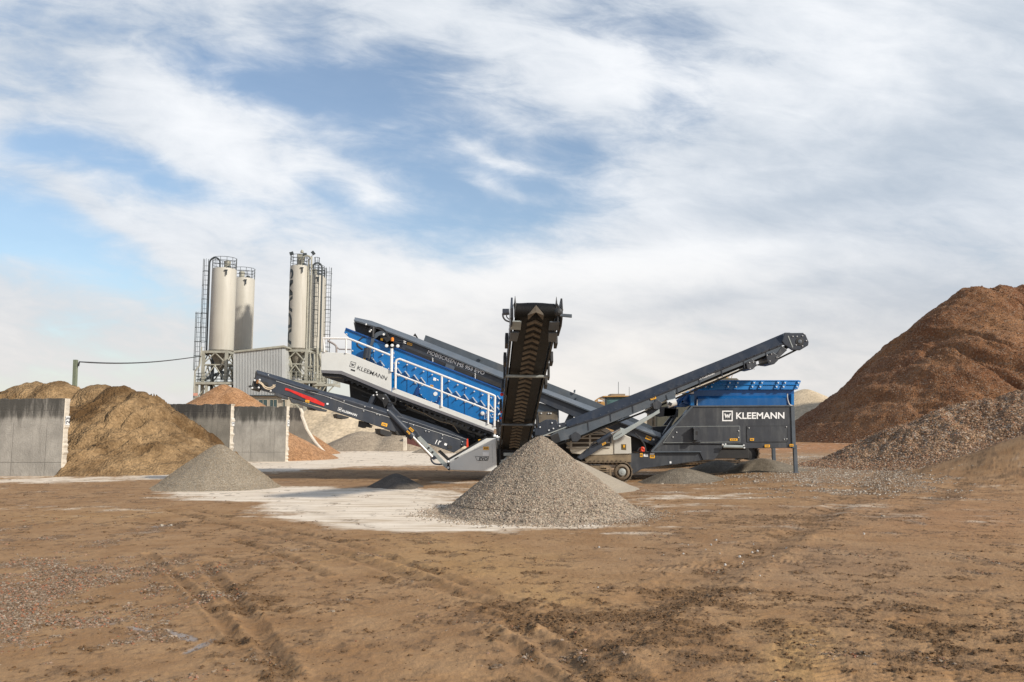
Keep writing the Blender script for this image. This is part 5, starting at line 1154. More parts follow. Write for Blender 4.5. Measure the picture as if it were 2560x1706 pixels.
# blue hopper wall and folded rim
pU = PY(27.95)
mb = MB(); mb.px(pU, ZH([(838, 655), (1812, 650), (1812, 795), (905, 803), (838, 790)]), -.10, .1)
hb = mb.build('hopper_wall', 'blue_d', hop)
mb = MB(); mb.px(pU, ZH([(845, 702), (880, 700), (880, 800), (845, 800)]), .04, .16); mb.px(pU, ZH([(1785, 692), (1812, 692), (1812, 795), (1785, 795)]), .06, .2); mb.each('hinge_post', 'blue', hb, bevel=.01)
a = [pU.pt(*q, .06) for q in ZH([(905, 722), (1745, 716), (1745, 800), (905, 804)])]; b = [pU.pt(*q, -.06) for q in ZH([(905, 660), (1745, 655)])]
mb = MB(); mb.px(pU, ZH([(912, 738), (1740, 732), (1740, 800), (912, 803)]), .06, .14)
q1, q2 = pU.pt(*ZH([(912, 738)])[0], .06), pU.pt(*ZH([(1740, 732)])[0], .06); q3, q4 = pU.pt(*ZH([(1742, 706)])[0], -.095), pU.pt(*ZH([(908, 712)])[0], -.095)
mb.add([q1, q2, q3, q4], [(0, 1, 2, 3)]); mb.build('pressed_panel', 'blue_d', hb)
rim = MB()
a = [pU.pt(*q, .02) for q in ZH([(870, 655), (1830, 650)])]; b = [pU.pt(*q, -.03) for q in ZH([(1030, 583), (1862, 571)])]
lo0, lo1, up1, up0 = a[0], a[1], b[1], pU.pt(*ZH([(905, 590)])[0], -.03)
up0.z = up1.z; lo0.z = lo1.z
th_ = V3((0, .05, -.01))
rim.add([lo0, lo1, up1, up0] + [q + th_ for q in (lo0, lo1, up1, up0)], [(0, 1, 2, 3), (7, 6, 5, 4), (0, 4, 5, 1), (3, 2, 6, 7), (1, 5, 6, 2), (0, 3, 7, 4)])
yb0 = 30.3
rim.add([lo1, V3((lo1.x, yb0, lo1.z)), V3((up1.x, yb0 + .3, up1.z)), up1], [(0, 1, 2, 3)])
rim.add([V3((lo0.x, yb0, lo1.z)), V3((lo1.x, yb0, lo1.z)), V3((up1.x, yb0 + .3, up1.z)), V3((up0.x, yb0 + .3, up1.z))], [(3, 2, 1, 0)])
rm = rim.build('hopper_rim', 'blue', hop)  # brighter blue than the wall below; sky gleam on the rim put into colour
mb = MB(); mid0, mid1 = lo0.lerp(up0, .55), lo1.lerp(up1, .55); mb.tube([mid0 - V3((0, .02, 0)), mid1 - V3((0, .02, 0))], .022, 6); mb.tube([up0, up1], .03, 8); mb.build('rim_tube', 'blue', rm)
for xx_ in (975, 1032, 1187, 1262, 1415, 1490, 1642, 1708, 1835):
    t = (xx_ - 870) / (1840 - 870)
    l_ = lo0.lerp(lo1, t); u_ = up0.lerp(up1, t); dd = (u_ - l_); nn = V3((0, -dd.z, dd.y)).normalized()
    mb = MB()
    mb.prism([l_ + V3((-.055, -.01, 0)), l_ + V3((.055, -.01, 0)), u_ + V3((.055, -.01, 0)), u_ + V3((-.055, -.01, 0))], nn * .05); r_ = mb.build('rim_bracket', 'blue', rm)
    mb = MB(); [mb.tube([l_.lerp(u_, k) + nn * .05, l_.lerp(u_, k) + nn * .09], .026, 6) for k in (.25, .72)]; mb.build('bolt', 'bolt', r_)
mb = MB(); mb.px(pU, ZH([(705, 760), (780, 690), (835, 680), (840, 800), (800, 815), (700, 815)]), -.4, .1); mb.bar(pU, ZH([(760, 760)])[0], ZH([(835, 785)])[0], 5, -.2, .1); mb.bar(pU, ZH([(740, 800)])[0], ZH([(830, 690)])[0], 4, -.2, .1); mb.build('folding_frame', 'blue_d', hb)
mb = MB(); tube_px(pU, smooth2(ZH([(1750, 690), (1752, 740), (1770, 790), (1795, 800)])), .018, .08, 6, mb); tube_px(pU, ZH([(908, 745), (905, 800)]), .016, .06, 6, mb); mb.each('cable', 'bolt', hb)
mb = MB(); mb.lathe([(.09, 0), (.09, .12)], pU.pt(*ZH([(852, 690)])[0], -.02), 10, (0, 0, 1)); mb.build('post_cap', 'white', hb)
mb = MB(); mb.tube([pP.pt(*ZH([(1150, 1182)])[0], .1), pP.pt(*ZH([(1330, 1186)])[0], .1)], .06, 14); mb.build('locking_cylinder', 'steelgrey', hop, True)
bolts(pP, ZH([(1145, 1165), (1170, 1162), (1340, 1172), (1345, 1195)]), .035, .1, hop)
mb = MB(); mb.px(PY(28.6), ZH([(1095, 1195), (1360, 1195), (1360, 1215), (1095, 1215)]), 0, 1.6); mb.build('axle_beam', 'black', hop)
# framework between conveyor and hopper
mb = MB(); mb.bar(PY(28.7), ZH([(600, 860)])[0], ZH([(730, 870)])[0], 20, 0, .2); mb.bar(PY(29.5), ZH([(560, 880)])[0], ZH([(720, 890)])[0], 6, 0, .3); mb.bar(PY(28.6), ZH([(720, 880)])[0], ZH([(560, 1130)])[0], 6, 0, .2); mb.px(PY(29.6), ZH([(495, 1000), (690, 985), (600, 1110), (560, 1075), (495, 1060)]), 0, .3); mb.px(PY(29.6), ZH([(655, 905), (720, 900), (660, 985), (590, 985)]), 0, .1)
mb.px(PY(28.7), ZH([(425, 830), (720, 800), (700, 890), (560, 908), (430, 870)]), 0, .15); mb.each('subframe', 'anth_d', S)
mb = MB(); mb.bar(PY(29.4), ZH([(500, 905)])[0], ZH([(500, 990)])[0], 4, 0, .15); mb.build('rear_prop', 'mudmetal', S)

# -- right discharge conveyor, folded along the machine's near side
b0 = P(1400, 1080, 26.9); b1 = P(2000, 850, 26.8); pR = Pl(b0.x, b0.y, b1.x, b1.y)
mb = MB(); mb.px(pR, [(1414, 1066), (1500, 1045.5), (1650, 985), (1800, 925), (1945, 862), (1957, 857), (1952, 875), (1939, 886), (1925, 884), (1860, 912), (1800, 936), (1687, 985), (1650, 1009), (1500, 1068), (1449, 1091), (1385, 1108), (1374, 1090), (1395, 1076)], 0, .10)
rc = mb.build('discharge_conveyor', 'anth_l', S, bevel=.01); rc['label'] = 'long dark conveyor rising to the right in front of the hopper'
mb = MB(); T1 = [(1414, 1053), (1500, 1019), (1650, 960), (1800, 900.5), (1856, 877.5), (1963, 832), (1975, 832)]; T2 = [(1417, 1067), (1500, 1042), (1650, 984), (1800, 923), (1856, 900), (1950, 862), (1970, 855)]
pa = [pR.pt(u, v, -.14) for u, v in T1]; pb = [pR.pt(u, v, .05) for u, v in T2]; n = len(pa)
mb.add(pa + pb + [q + dn for q in pa] + [q + dn for q in pb], [(i, i + 1, n + i + 1, n + i) for i in range(n - 1)] + [(2 * n + i + 1, 2 * n + i, 3 * n + i, 3 * n + i + 1) for i in range(n - 1)] +
       [(n + i, n + i + 1, 3 * n + i + 1, 3 * n + i) for i in range(n - 1)] + [(i + 1, i, 2 * n + i, 2 * n + i + 1) for i in range(n - 1)] + [(0, n, 3 * n, 2 * n), (n - 1, 3 * n - 1, 4 * n - 1, 2 * n - 1)])
mb.build('side_skirt', 'anth', rc)
bolts(pR, [lerp2((1424, 1067), (1945, 866), i / 27) for i in range(28)], .014, .055, rc, mat='anth_l')
mb = MB(); mb.bar(pR, (1418, 1071), (1650, 987.5), 2.2, .012, .02); mb.bar(pR, (1650, 987.5), (1944, 868), 2.2, .012, .02); mb.build('shadow_gap', 'black', rc)
mb = MB()
for i in range(9):
    c = lerp2((1470, 1060), (1915, 882), i / 8); mb.px(pR, [(c[0] - 1, c[1] - 6), (c[0] + 1, c[1] - 6), (c[0] + 3, c[1] + 16), (c[0] + 1, c[1] + 16)], .02, .03)
mb.each('side_rib', 'anth', rc)
mb = MB(); mb.px(pR, ZH([(1725, 118), (1790, 122), (1900, 121), (1920, 135), (1950, 205), (1945, 238), (1870, 283), (1800, 283), (1720, 232), (1700, 200)]), .07, .12); hd = mb.build('head_housing', 'anth', rc, bevel=.02)
mb = MB(); c = pR.pt(*ZH([(1865, 203)])[0], .075); mb.lathe([(.135, 0), (.135, .012), (.10, .015)], c, 24, pR.n); mb.build('bearing_opening', 'black', hd)
mb = MB(); mb.lathe([(.075, 0), (.07, .03), (.02, .04)], c, 18, pR.n); mb.build('bearing', 'anth_l', hd)
mb = MB(); mb.bar(pR, ZH([(1757, 150)])[0], ZH([(1800, 258)])[0], 2.2, .08, .03); mb.build('edge_strip', 'steelgrey', hd)
bolts(pR, ZH([(1800, 155), (1838, 155), (1890, 150), (1830, 235), (1890, 245), (1925, 195)]), .022, .075, hd)
mb = MB(); mb.px(pR, [(1340, 1085), (1449, 1094), (1687, 990), (1857, 919), (1925, 890), (2003, 858), (2003, 850), (1925, 880), (1449, 1070)], -.15, .75); mb.build('belt', 'rubber', rc)
mb = MB()
tube_px(pR, [(1455, 1093, -.1), (1600, 1034, -.1), (1687, 990, -.1), (1740, 969, -.1), (1857, 922, -.1)], .022, 0, 6, mb); mb.build('sunlit_slit', 'conc_end', rc)  # pale strip puts the sunlit slit under the conveyor into colour
mb = MB(); tube_px(pR, [(1380, 1118, .0), (1500, 1073, 0), (1640, 1019, 0), (1700, 992, 0), (1857, 924, 0), (1870, 918, 0), (1928, 906, 0), (1985, 878, 0), (2003, 868, 0)], .03, 0, 6, mb); mb.build('return_belt', 'rubber', rc)
mb = MB()
for c, s in (((1878, 911), 13), ((1931, 896), 15), ((1439, 1092), 13), ((1643, 1012), 12)):
    mb.px(pR, [(c[0] - s, c[1] - s * .35), (c[0] + s * .1, c[1] - s), (c[0] + s, c[1] - s * .4), (c[0] + s * .95, c[1] + s * .35), (c[0] + s * .3, c[1] + s * 1.0), (c[0] - s * .7, c[1] + s * .9)], .05, 1.0)
mb.px(pR, ZH([(1700, 245), (1750, 280), (1680, 345), (1600, 370), (1560, 330), (1640, 330)]), .02, .9)
rg_ = mb.each('roller_guard', 'anth_d', rc, bevel=.01)
bolts(pR, ZH([(1395, 400), (1430, 395), (1465, 425), (1400, 455), (1440, 460), (1560, 330), (1600, 320), (1650, 350), (1585, 385)]), .02, .055, rg_)
logo_px(pR, (1751, 946.5), 3.1, -20, 'decal_w', rc, .03); text_px('KLEEMANN', pR, (1757, 947), (1786.5, 935.8), 4.4, 'decal_w', rc, .03, .016)
sticker(pR, [(1625, 993), (1639, 989.5), (1641, 997), (1627, 1001)], rc, off=.03)
# foot housing
mb = MB(); mb.px(pR, [(1341, 1065), (1352, 1056), (1366, 1049), (1392, 1050), (1395, 1059), (1414, 1056), (1418, 1066), (1360, 1088), (1337, 1090), (1337, 1072)], -.05, 1.0); ft = mb.build('foot_housing', 'anth', rc, bevel=.02)
mb = MB(); mb.bar(pR, (1358, 1090), (1418, 1067), 2.5, .02, .04); mb.build('edge_strip', 'steelgrey', ft)
bolts(pR, ZE([(415, 637), (320, 675), (253, 700), (120, 655), (588, 705), (485, 745), (300, 590)]), .03, -.04, ft)
mb = MB(); mb.px(pR, [(1331, 1092), (1375, 1092), (1386, 1110), (1400, 1120), (1410, 1135), (1345, 1120)], -.4, .6); mb.px(pR, [(1375, 1091), (1395, 1082), (1402, 1105), (1383, 1108)], .06, .1); mb.build('tail_guard', 'black', rc)
mb = MB(); mb.px(PY(28.6), [(1336, 1022), (1350, 1007), (1397, 1022), (1398, 1062), (1345, 1072), (1334, 1060)], 0, .5); tb = mb.build('transfer_box', 'anth_l', S, bevel=.02)
mb = MB(); mb.px(PY(28.6), [(1345, 1030), (1393, 1029), (1395, 1055), (1348, 1060)], .05, .05); mb.build('rubber_curtain', 'muddy', tb)
bolts(PY(28.6), [(1353, 1034), (1371, 1034), (1377, 1034)], .03, .06, tb)
mb = MB(); mb.px(PY(28.8), [(1424, 1032), (1434, 1033), (1434, 1045), (1420, 1060), (1412, 1056)], 0, .2); mb.build('bracket', 'anth_l', S)
# support strut of right conveyor
pT = PY(26.75)
mb = MB(); mb.px(pT, ZE([(1215, 785), (1330, 660), (1400, 680), (1830, 440), (1920, 380), (1925, 440), (1860, 475), (1290, 835), (1225, 855)]), 0, .18)
st = mb.build('support_arm', 'steelgrey', S, bevel=.012)
mb = MB(); mb.px(pT, ZE([(1195, 755), (1210, 790), (1140, 870), (1060, 960), (870, 1080), (740, 1150), (680, 1110), (800, 1010), (960, 900)]), .02, .2); mb.build('outer_arm', 'anth', st, bevel=.012)
mb = MB(); mb.tube([pT.pt(*ZE([(985, 885)])[0], .1), pT.pt(*ZE([(1190, 755)])[0], .1)], .08, 12); sc_ = mb.build('cylinder', 'anth', st, True)
mb = MB(); mb.tube([pT.pt(*ZE([(1190, 755)])[0], .1), pT.pt(*ZE([(1330, 680)])[0], .1)], .035, 8); mb.build('rod', 'chrome', sc_, True)
mb = MB(); [mb.px(pT, ZE([(1245 + i * 17, 800 - i * 10), (1253 + i * 17, 800 - i * 10), (1249 + i * 17, 812 - i * 10), (1241 + i * 17, 812 - i * 10)]), .006, .01) for i in range(7)]; mb.build('slot_row', 'anth', st)
mb = MB(); tube_px(pT, ZE([(1195, 790), (1185, 895)]), .03, .05, 6, mb); tube_px(pT, smooth2(ZE([(850, 1010), (880, 940), (940, 880), (1010, 860)])), .02, .12, 6, mb); tube_px(pT, ZE([(1230, 720), (1330, 670)]), .02, .12, 6, mb); mb.each('hydraulic_hose', 'hose', st)
sticker(pT, ZE([(1052, 905), (1108, 875), (1118, 900), (1064, 933)]), st, off=.03)
mb = MB(); c = pR.pt(*ZH([(670, 780)])[0], .1); mb.tube([c + V3((-.14, 0, -.03)), c + V3((.14, 0, .05))], [.13, .12], 16); jj = mb.build('pivot_sleeve', 'silver', rc, True)
mb = MB(); mb.box(pR.pt(*ZH([(655, 785)])[0], .23), (.12, .02, .1), Matrix.Rotation(R(30), 3, 'Y')); mb.build('window', 'black', jj)
mb = MB(); mb.px(pR, ZH([(617, 700), (690, 655), (705, 690), (705, 750), (640, 765), (625, 730)]), .03, .3); mb.build('hinge_bracket', 'anth_l', rc, bevel=.01)

# -- centre discharge conveyor rising toward the viewer
foot = P(1284, 1124, 27.2); head = V3((.50, 16.8, 0)); head.z = P(1340, 795, 16.8).z
ax = (head - foot); LEN = ax.length; ax.normalize(); side = V3((1, 0, 0)); side = (side - ax * side.dot(ax)).normalized(); under = side.cross(ax)
if under.z > 0: under = -under                        # underside normal, faces down / viewer
bw = .41                                                # half belt width
def cp(s, x, n_): return foot + ax * s + side * x + under * n_
mb = MB()
prof = []
for i in range(41): prof.append((LEN * i / 40, .0 + .012 * math.sin(i * 1.7)))
vs = []; 
xs_ = [-bw, -.28, -.16, 0, .16, .28, bw]; dz_ = [.0, .008, .02, .025, .02, .008, .0]
for (s_, n_) in prof:
    for x_, q_ in zip(xs_, dz_): vs.append(cp(s_, x_, n_ * .3 + q_))
rp_ = .16
for k in range(1, 13):
    a_ = math.pi * k / 12
    for x_, q_ in zip(xs_, dz_): vs.append(cp(LEN + math.sin(a_) * rp_, x_, -rp_ + math.cos(a_) * (rp_) + q_ * math.cos(a_)))
for i in range(0, 41, 4):
    for x_, q_ in zip(xs_, dz_): vs.append(cp(LEN * (1 - i / 40), x_, -2 * rp_ - .02))
nr = len(vs) // 7; fs = [(i * 7 + k, i * 7 + k + 1, (i + 1) * 7 + k + 1, (i + 1) * 7 + k) for i in range(nr - 1) for k in range(6)]
mb.add(vs, fs); mb.build('conveyor_belt', 'rubber', S, True); cbelt = bpy.data.objects['conveyor_belt']
cc = MB(); cc.prism([cp(0, -bw - .07, -.02), cp(LEN - .25, -bw - .10, -.02), cp(LEN - .25, -bw - .10, -.42), cp(0, -bw - .07, -.42)], side * .05); cc.prism([cp(0, bw + .05, -.02), cp(LEN - .25, bw + .05, -.02), cp(LEN - .25, bw + .05, -.42), cp(0, bw + .05, -.42)], side * .05)
centre = cc.build('discharge_conveyor', 'black', S); centre['label'] = 'upright-looking central conveyor whose chevron belt underside faces the viewer'
mb = MB(); mb.tube([cp(LEN, -bw - .04, -rp_), cp(LEN, bw + .04, -rp_)], rp_ * .93, 20); mb.build('head_pulley', 'black', centre, True)
# chevrons (cleats) vulcanised on the belt
cv = MB(); sp = .34; k_ = 0; s_ = .6
def chev(fn, s0):
    """one V cleat; fn(s,x,n) maps to space"""
    for sg in (-1, 1):
        pts = [(0, 0), (.175 * sg, -.18), (.165 * sg, -.30), (0, -.13)]
        base = [fn(s0 + b_, a_, .022) for a_, b_ in pts]; top = [fn(s0 + b_ * .95 - .01, a_ * .96, .052) for a_, b_ in pts]
        f_ = [(0, 1, 2, 3), (7, 6, 5, 4), (0, 4, 5, 1), (1, 5, 6, 2), (2, 6, 7, 3), (3, 7, 4, 0)]
        if sg > 0: f_ = [tuple(reversed(f)) for f in f_]
        cv.add(base + top, f_)
def around(s, x, n_):
    if s <= LEN: return cp(s, x, n_)
    a_ = (s - LEN) / rp_; a_ = min(a_, 3.1)
    return cp(LEN + math.sin(a_) * (rp_ + n_), x, -rp_ + math.cos(a_) * (rp_ + n_))
while s_ < LEN + .55: chev(around, s_); s_ += sp
cv.build('chevron_cleats', 'muddy', cbelt)
# head frame: side plates, scrapers, cross rollers, motor
for sg, nm in ((-1, 'l'), (1, 'r')):
    mb = MB(); x_ = sg * (bw + .12)
    e = side * .04
    mb.prism([cp(LEN - .75, x_, .10), cp(LEN - .1, x_, .14), cp(LEN + .10, x_, .05), cp(LEN + .22, x_, -.12), cp(LEN + .15, x_, -.40), cp(LEN - .75, x_, -.40)], e)
    pt_ = mb.build('head_plate', 'anth' if sg < 0 else 'black', centre, bevel=.008)
    for s1, n1 in ((LEN - .1, -.02), (LEN - .35, .05), (LEN - .6, .02), (LEN + .1, -.15)):
        m_ = MB(); c = cp(s1, x_ + (-.0 if sg < 0 else .04), n1); m_.lathe([(.025, 0), (.02, .03)], c + V3((0, -.04, 0)), 6, (0, -1, 0)); m_.build('bolt', 'bolt', pt_)
    mb = MB()
    xa = sg * (bw - .11); xb = sg * (bw + .11)
    mb.prism([cp(LEN - .02, xa, .06), cp(LEN - .02, xb, .06), cp(LEN - .30, xb, .13), cp(LEN - .30, xa, .13)], under * .03); mb.build('belt_guard', 'steelgrey' if sg < 0 else 'anth_l', pt_, bevel=.01)
    mb = MB(); mb.prism([cp(LEN - .50, xa + sg * .02, .10), cp(LEN - .50, xb, .10), cp(LEN - .95, xb, .12), cp(LEN - .95, xa + sg * .05, .12)], under * .04); mb.build('belt_guard', 'anth_l', pt_, bevel=.01)
    # little spike lamps on top
    mb = MB(); c = cp(LEN + .12, sg * (bw + .03), -.12); mb.tube([c, c + V3((0, 0, .12)), c + V3((0, 0, .16)), c + V3((0, 0, .30))], [.02, .035, .02, .004], 8); mb.build('guide_rod', 'black', pt_)
pHd = PY(16.5)
mb = MB(); mb.px(pHd, [(1256, 772), (1273, 772), (1273, 783), (1256, 784)], 0, .3); mt = mb.build('drive_motor', 'anth', centre, bevel=.01)
mb = MB(); tube_px(pHd, smooth2([(1257, 784), (1258, 793), (1264, 801), (1274, 805)]), .018, .02, 6, mb); tube_px(pHd, smooth2([(1262, 786), (1266, 787), (1267, 793), (1273, 799)]), .012, .02, 6, mb); mb.each('cable', 'hose', mt)
mb = MB(); mb.px(pHd, [(1400, 784), (1430, 786), (1430, 794), (1400, 791)], .05, .08); mb.build('stub_bar', 'anth_l', centre, bevel=.006)
mb = MB(); c = pHd.pt(1396, 777, .02); mb.lathe([(.05, 0), (.09, .02), (.07, .06), (.03, .08)], c + V3((0, .02, -.03)), 14, (0.2, -1, 0)); tube_px(pHd, smooth2([(1391, 760), (1396, 768), (1400, 778), (1396, 790), (1394, 805)]), .022, 0, 6, mb); mb.build('bearing', 'black', centre)
for s1 in (LEN - 3.35, LEN - 7.6):
    mb = MB(); mb.tube([cp(s1, -bw - .14, .10), cp(s1, bw + .16, .10)], .035, 10); rl = mb.build('return_roller', 'steelgrey' if s1 > LEN - 5 else 'anth_l', centre, True)
    mb = MB(); mb.prism([cp(s1 - .12, bw + .13, .16), cp(s1 + .12, bw + .13, .16), cp(s1 + .16, bw + .13, -.2), cp(s1 - .12, bw + .13, -.2)], side * .04); mb.prism([cp(s1 - .10, -bw - .17, .14), cp(s1 + .06, -bw - .17, .14), cp(s1 + .06, -bw - .17, -.2), cp(s1 - .10, -bw - .17, -.2)], side * .05); mb.each('roller_bracket', 'black', rl)
    mb = MB(); mb.prism([cp(s1 - .14, -.30, .07), cp(s1 - .14, .30, .07), cp(s1 - .10, .30, .08), cp(s1 - .10, -.30, .08)], under * .015); mb.build('scraper', 'muddy', rl)
for sg, ss_ in ((1, (1.45, 2.6, 4.3)), (-1, (1.5, 2.7, 4.6, 6.3))):
    for d_ in ss_:
        mb = MB(); s1 = LEN - d_; x_ = sg * (bw + .12); mb.prism([cp(s1 - .16, x_, .05), cp(s1 + .16, x_, .05), cp(s1 + .16, x_, -.22), cp(s1 - .16, x_, -.22)], side * (.07 * sg)); mb.build('roller_bracket', 'black', centre, bevel=.01)
mb = MB(); c = cp(LEN - 5.0, -bw - .16, .03); mb.lathe([(.05, 0), (.045, .04), (.02, .06)], c, 12, (0, -1, 0)); mb.build('reflector', 'red', centre)
for d_ in (6.6, 7.2): mb = MB(); mb.box(cp(LEN - d_, -bw - .13, .02), (.05, .05, .06)); mb.build('reflector', 'red', centre)
# masts and hinge beside the foot of the centre conveyor
mb = MB(); mb.px(PY(27.6), [(1240, 1060), (1262, 1050), (1258, 1100), (1258, 1165), (1243, 1168)], 0, .4); mb.tube([P(1250, 1112, 27.3), P(1250, 1160, 27.3)], .06, 10); mb.tube([P(1248, 1060, 27.3), P(1250, 1115, 27.3)], .025, 8)
hm = mb.build('swivel_mount', 'black', S)
bolts(PY(27.3), [(1236, 1090), (1241.5, 1092), (1246.5, 1095), (1246, 1100)], .05, .0, hm); 
mb = MB(); mb.tube([P(1250, 1160, 27.2), P(1270, 1142, 27.0), P(1285, 1138, 26.8)], .035, 6); mb.tube([P(1252, 1152, 27.0), P(1262, 1150, 27.0), P(1278, 1142, 27.0)], .02, 6); mb.box(P(1300, 1136, 27.0), (1.1, .3, .10)); mb.build('tow_frame', 'steelgrey', S)
mb = MB(); mb.px(PY(27.4), [(1322, 1055), (1334, 1022), (1338, 1030), (1336, 1100), (1322, 1110), (1318, 1090)], 0, .5); fm = mb.build('swivel_mount', 'black', S)
mb = MB(); tube_px(PY(27.4), [(1334, 1028), (1338, 1050), (1338, 1068)], .02, .04, 6, mb); tube_px(PY(27.4), [(1328, 1075), (1330, 1090), (1324, 1093)], .022, .04, 6, mb); mb.build('link', 'bolt', fm)
bolts(PY(27.4), [(1336, 1077), (1325, 1085), (1332, 1093), (1323, 1092), (1342, 1070)], .04, .05, fm)

# ------------------------------------------------------------------ concrete plant in the distance
def wid(u0, u1, v, Y): return P(u1, v, Y).x - P(u0, v, Y).x
def ladder(name, parent, x, y, z0, z1, w_=.45, cage=True, ang=0.0, mat='darksteel', rungs=None):
    mb = MB(); d = V3((math.cos(ang), math.sin(ang), 0)); nrm = V3((d.y, -d.x, 0)); c = V3((x, y, 0))
    for s_ in (-w_ / 2, w_ / 2): mb.tube([c + d * s_ + V3((0, 0, z0)), c + d * s_ + V3((0, 0, z1))], .035, 5)
    k = int((z1 - z0) / .55)
    for i in range(k): mb.tube([c - d * w_ / 2 + V3((0, 0, z0 + .3 + i * .55)), c + d * w_ / 2 + V3((0, 0, z0 + .3 + i * .55))], .02, 4)
    lad = mb.build(name, mat, parent)
    if cage:
        m2 = MB(); z = z0 + 1.5
        while z <= z1 + .01:
            m2.tube([c + d * (w_ * .75 * math.cos(a)) + nrm * (w_ * .9 * math.sin(a) * 1.3) + V3((0, 0, z)) for a in np.linspace(0, math.pi, 9)], .03, 4, cap=True); z += 1.6
        for a in (0.35, 1.1, 2.0, 2.8):
            q = c + d * (w_ * .75 * math.cos(a)) + nrm * (w_ * .9 * math.sin(a) * 1.3); m2.tube([q + V3((0, 0, z0 + 1.5)), q + V3((0, 0, z1))], .02, 4)
        m2.build('safety_cage', mat, lad)
    return lad
def silo(u, vb, halfpx, vt, Y, label, filt, cone_v=925, seed=0):
    c = P(u, vb, Y); r = wid(u - halfpx, u + halfpx, vb, Y) / 2; zt = P(u, vt, Y).z; zb = c.z; zc = P(u, cone_v, Y).z
    rt = empty('cement_silo', (c.x, Y, 0), label, 'silo')
    mb = MB(); mb.lathe([(r * .99, zb), (r, zb + .05), (r, zt - .12), (r * .97, zt), (r * .5, zt + .14), (.1, zt + .2)], V3((c.x, Y, 0)), 48); sh = mb.build('shell', 'silo', rt, True)
    mb = MB(); mb.lathe([(.22, zc - .1), (.25, zc), (r * .97, zb - .08), (r * 1.02, zb - .06), (r * 1.02, zb + .03)], V3((c.x, Y, 0)), 32); mb.build('outlet_cone', 'rusty', rt, True)
    mb = MB(); nP = 12
    for zz in (.45, .85, 1.25): mb.tube([(c.x + r * .99 * math.cos(a), Y + r * .99 * math.sin(a), zt + zz) for a in np.linspace(0, 2 * math.pi, 29)], .028, 4)
    for k in range(nP): a = 2 * math.pi * k / nP; mb.tube([(c.x + r * .99 * math.cos(a), Y + r * .99 * math.sin(a), zt - .05), (c.x + r * .99 * math.cos(a), Y + r * .99 * math.sin(a), zt + 1.25)], .03, 4)
    mb.build('guard_rail', 'darksteel', rt)
    if filt:
        fx, fr, fh = filt; mb = MB(); mb.lathe([(fr * .9, zt), (fr, zt + .1), (fr, zt + fh * .75), (fr * 1.08, zt + fh * .76), (fr * 1.08, zt + fh * .9), (fr * .6, zt + fh)], V3((c.x + fx, Y - .1, 0)), 20); mb.build('dust_filter', 'galv', rt, True)
    mb = MB(); mb.lathe([(.22, 0), (.22, .25), (.12, .32)], V3((c.x + r * .55, Y - r * .4, zt)), 12); mb.box((c.x + r * .5, Y - r * 1.0, zt - .35), (.35, .12, .12)); mb.box((c.x + r * .55, Y - r * 1.0, zt - .6), (.09, .1, .6)); mb.each('vent_valve', 'darksteel', rt)
    return rt, c, r, zb, zt, zc
def frame_tower(rt, x0, x1, y0, y1, levels, zg=0, mat='galv', brace=True):
    for x in (x0, x1):
        for y in (y0, y1):
            mb = MB(); mb.box((x, y, (levels[0] + zg) / 2), (.30, .30, levels[0] - zg)); mb.build('column', mat if y == y0 else 'darksteel', rt)
    mb = MB()
    for z in levels:
        h_ = .26 if z == levels[0] else .13
        for y in (y0, y1): mb.box(((x0 + x1) / 2, y, z), (x1 - x0 + .32, h_, h_))
        for x in (x0, x1): mb.box((x, (y0 + y1) / 2, z), (h_, y1 - y0 - .3, h_))
    mb.each('ring_beam', mat, rt)
    if brace:
        mb = MB(); xm = (x0 + x1) / 2
        for za, zb_ in zip(levels[:-1], levels[1:]):
            for y in (y0 - .02, y1 + .02):
                mb.tube([(x0, y, zb_ + .1), (xm, y, za - .1)], .075, 5); mb.tube([(x1, y, zb_ + .1), (xm, y, za - .1)], .075, 5)
            ym = (y0 + y1) / 2
            for x in (x0 - .02, x1 + .02): mb.tube([(x, y0, zb_ + .1), (x, ym, za - .1)], .075, 5); mb.tube([(x, y1, zb_ + .1), (x, ym, za - .1)], .075, 5)
        mb.build('bracing', mat, rt)
def platform(rt, x0, x1, y0, y1, z, rail=1.05, mat='galv', rmat='darksteel', step=.55):
    mb = MB(); mb.box(((x0 + x1) / 2, (y0 + y1) / 2, z), (x1 - x0, y1 - y0, .10)); mb.box(((x0 + x1) / 2, y0, z - .06), (x1 - x0 + .1, .12, .26)); mb.box((x0, (y0 + y1) / 2, z - .06), (.12, y1 - y0 - .15, .26)); mb.box((x1, (y0 + y1) / 2, z - .06), (.12, y1 - y0 - .15, .26)); pf = mb.build('platform', mat, rt)
    mb = MB()
    cr = [(x0, y0), (x1, y0), (x1, y1), (x0, y1), (x0, y0)]
    for (ax_, ay), (bx, by) in zip(cr[:-1], cr[1:]):
        for zz in (.35, .7, rail): mb.tube([(ax_, ay, z + zz), (bx, by, z + zz)], .025, 4)
        k = max(1, int(math.hypot(bx - ax_, by - ay) / step))
        for i in range(k): t = i / k; mb.tube([(ax_ + (bx - ax_) * t, ay + (by - ay) * t, z), (ax_ + (bx - ax_) * t, ay + (by - ay) * t, z + rail)], .025, 4)
    mb.build('guard_rail', rmat, pf)
def zv(v, Y): return P(560, v, Y).z

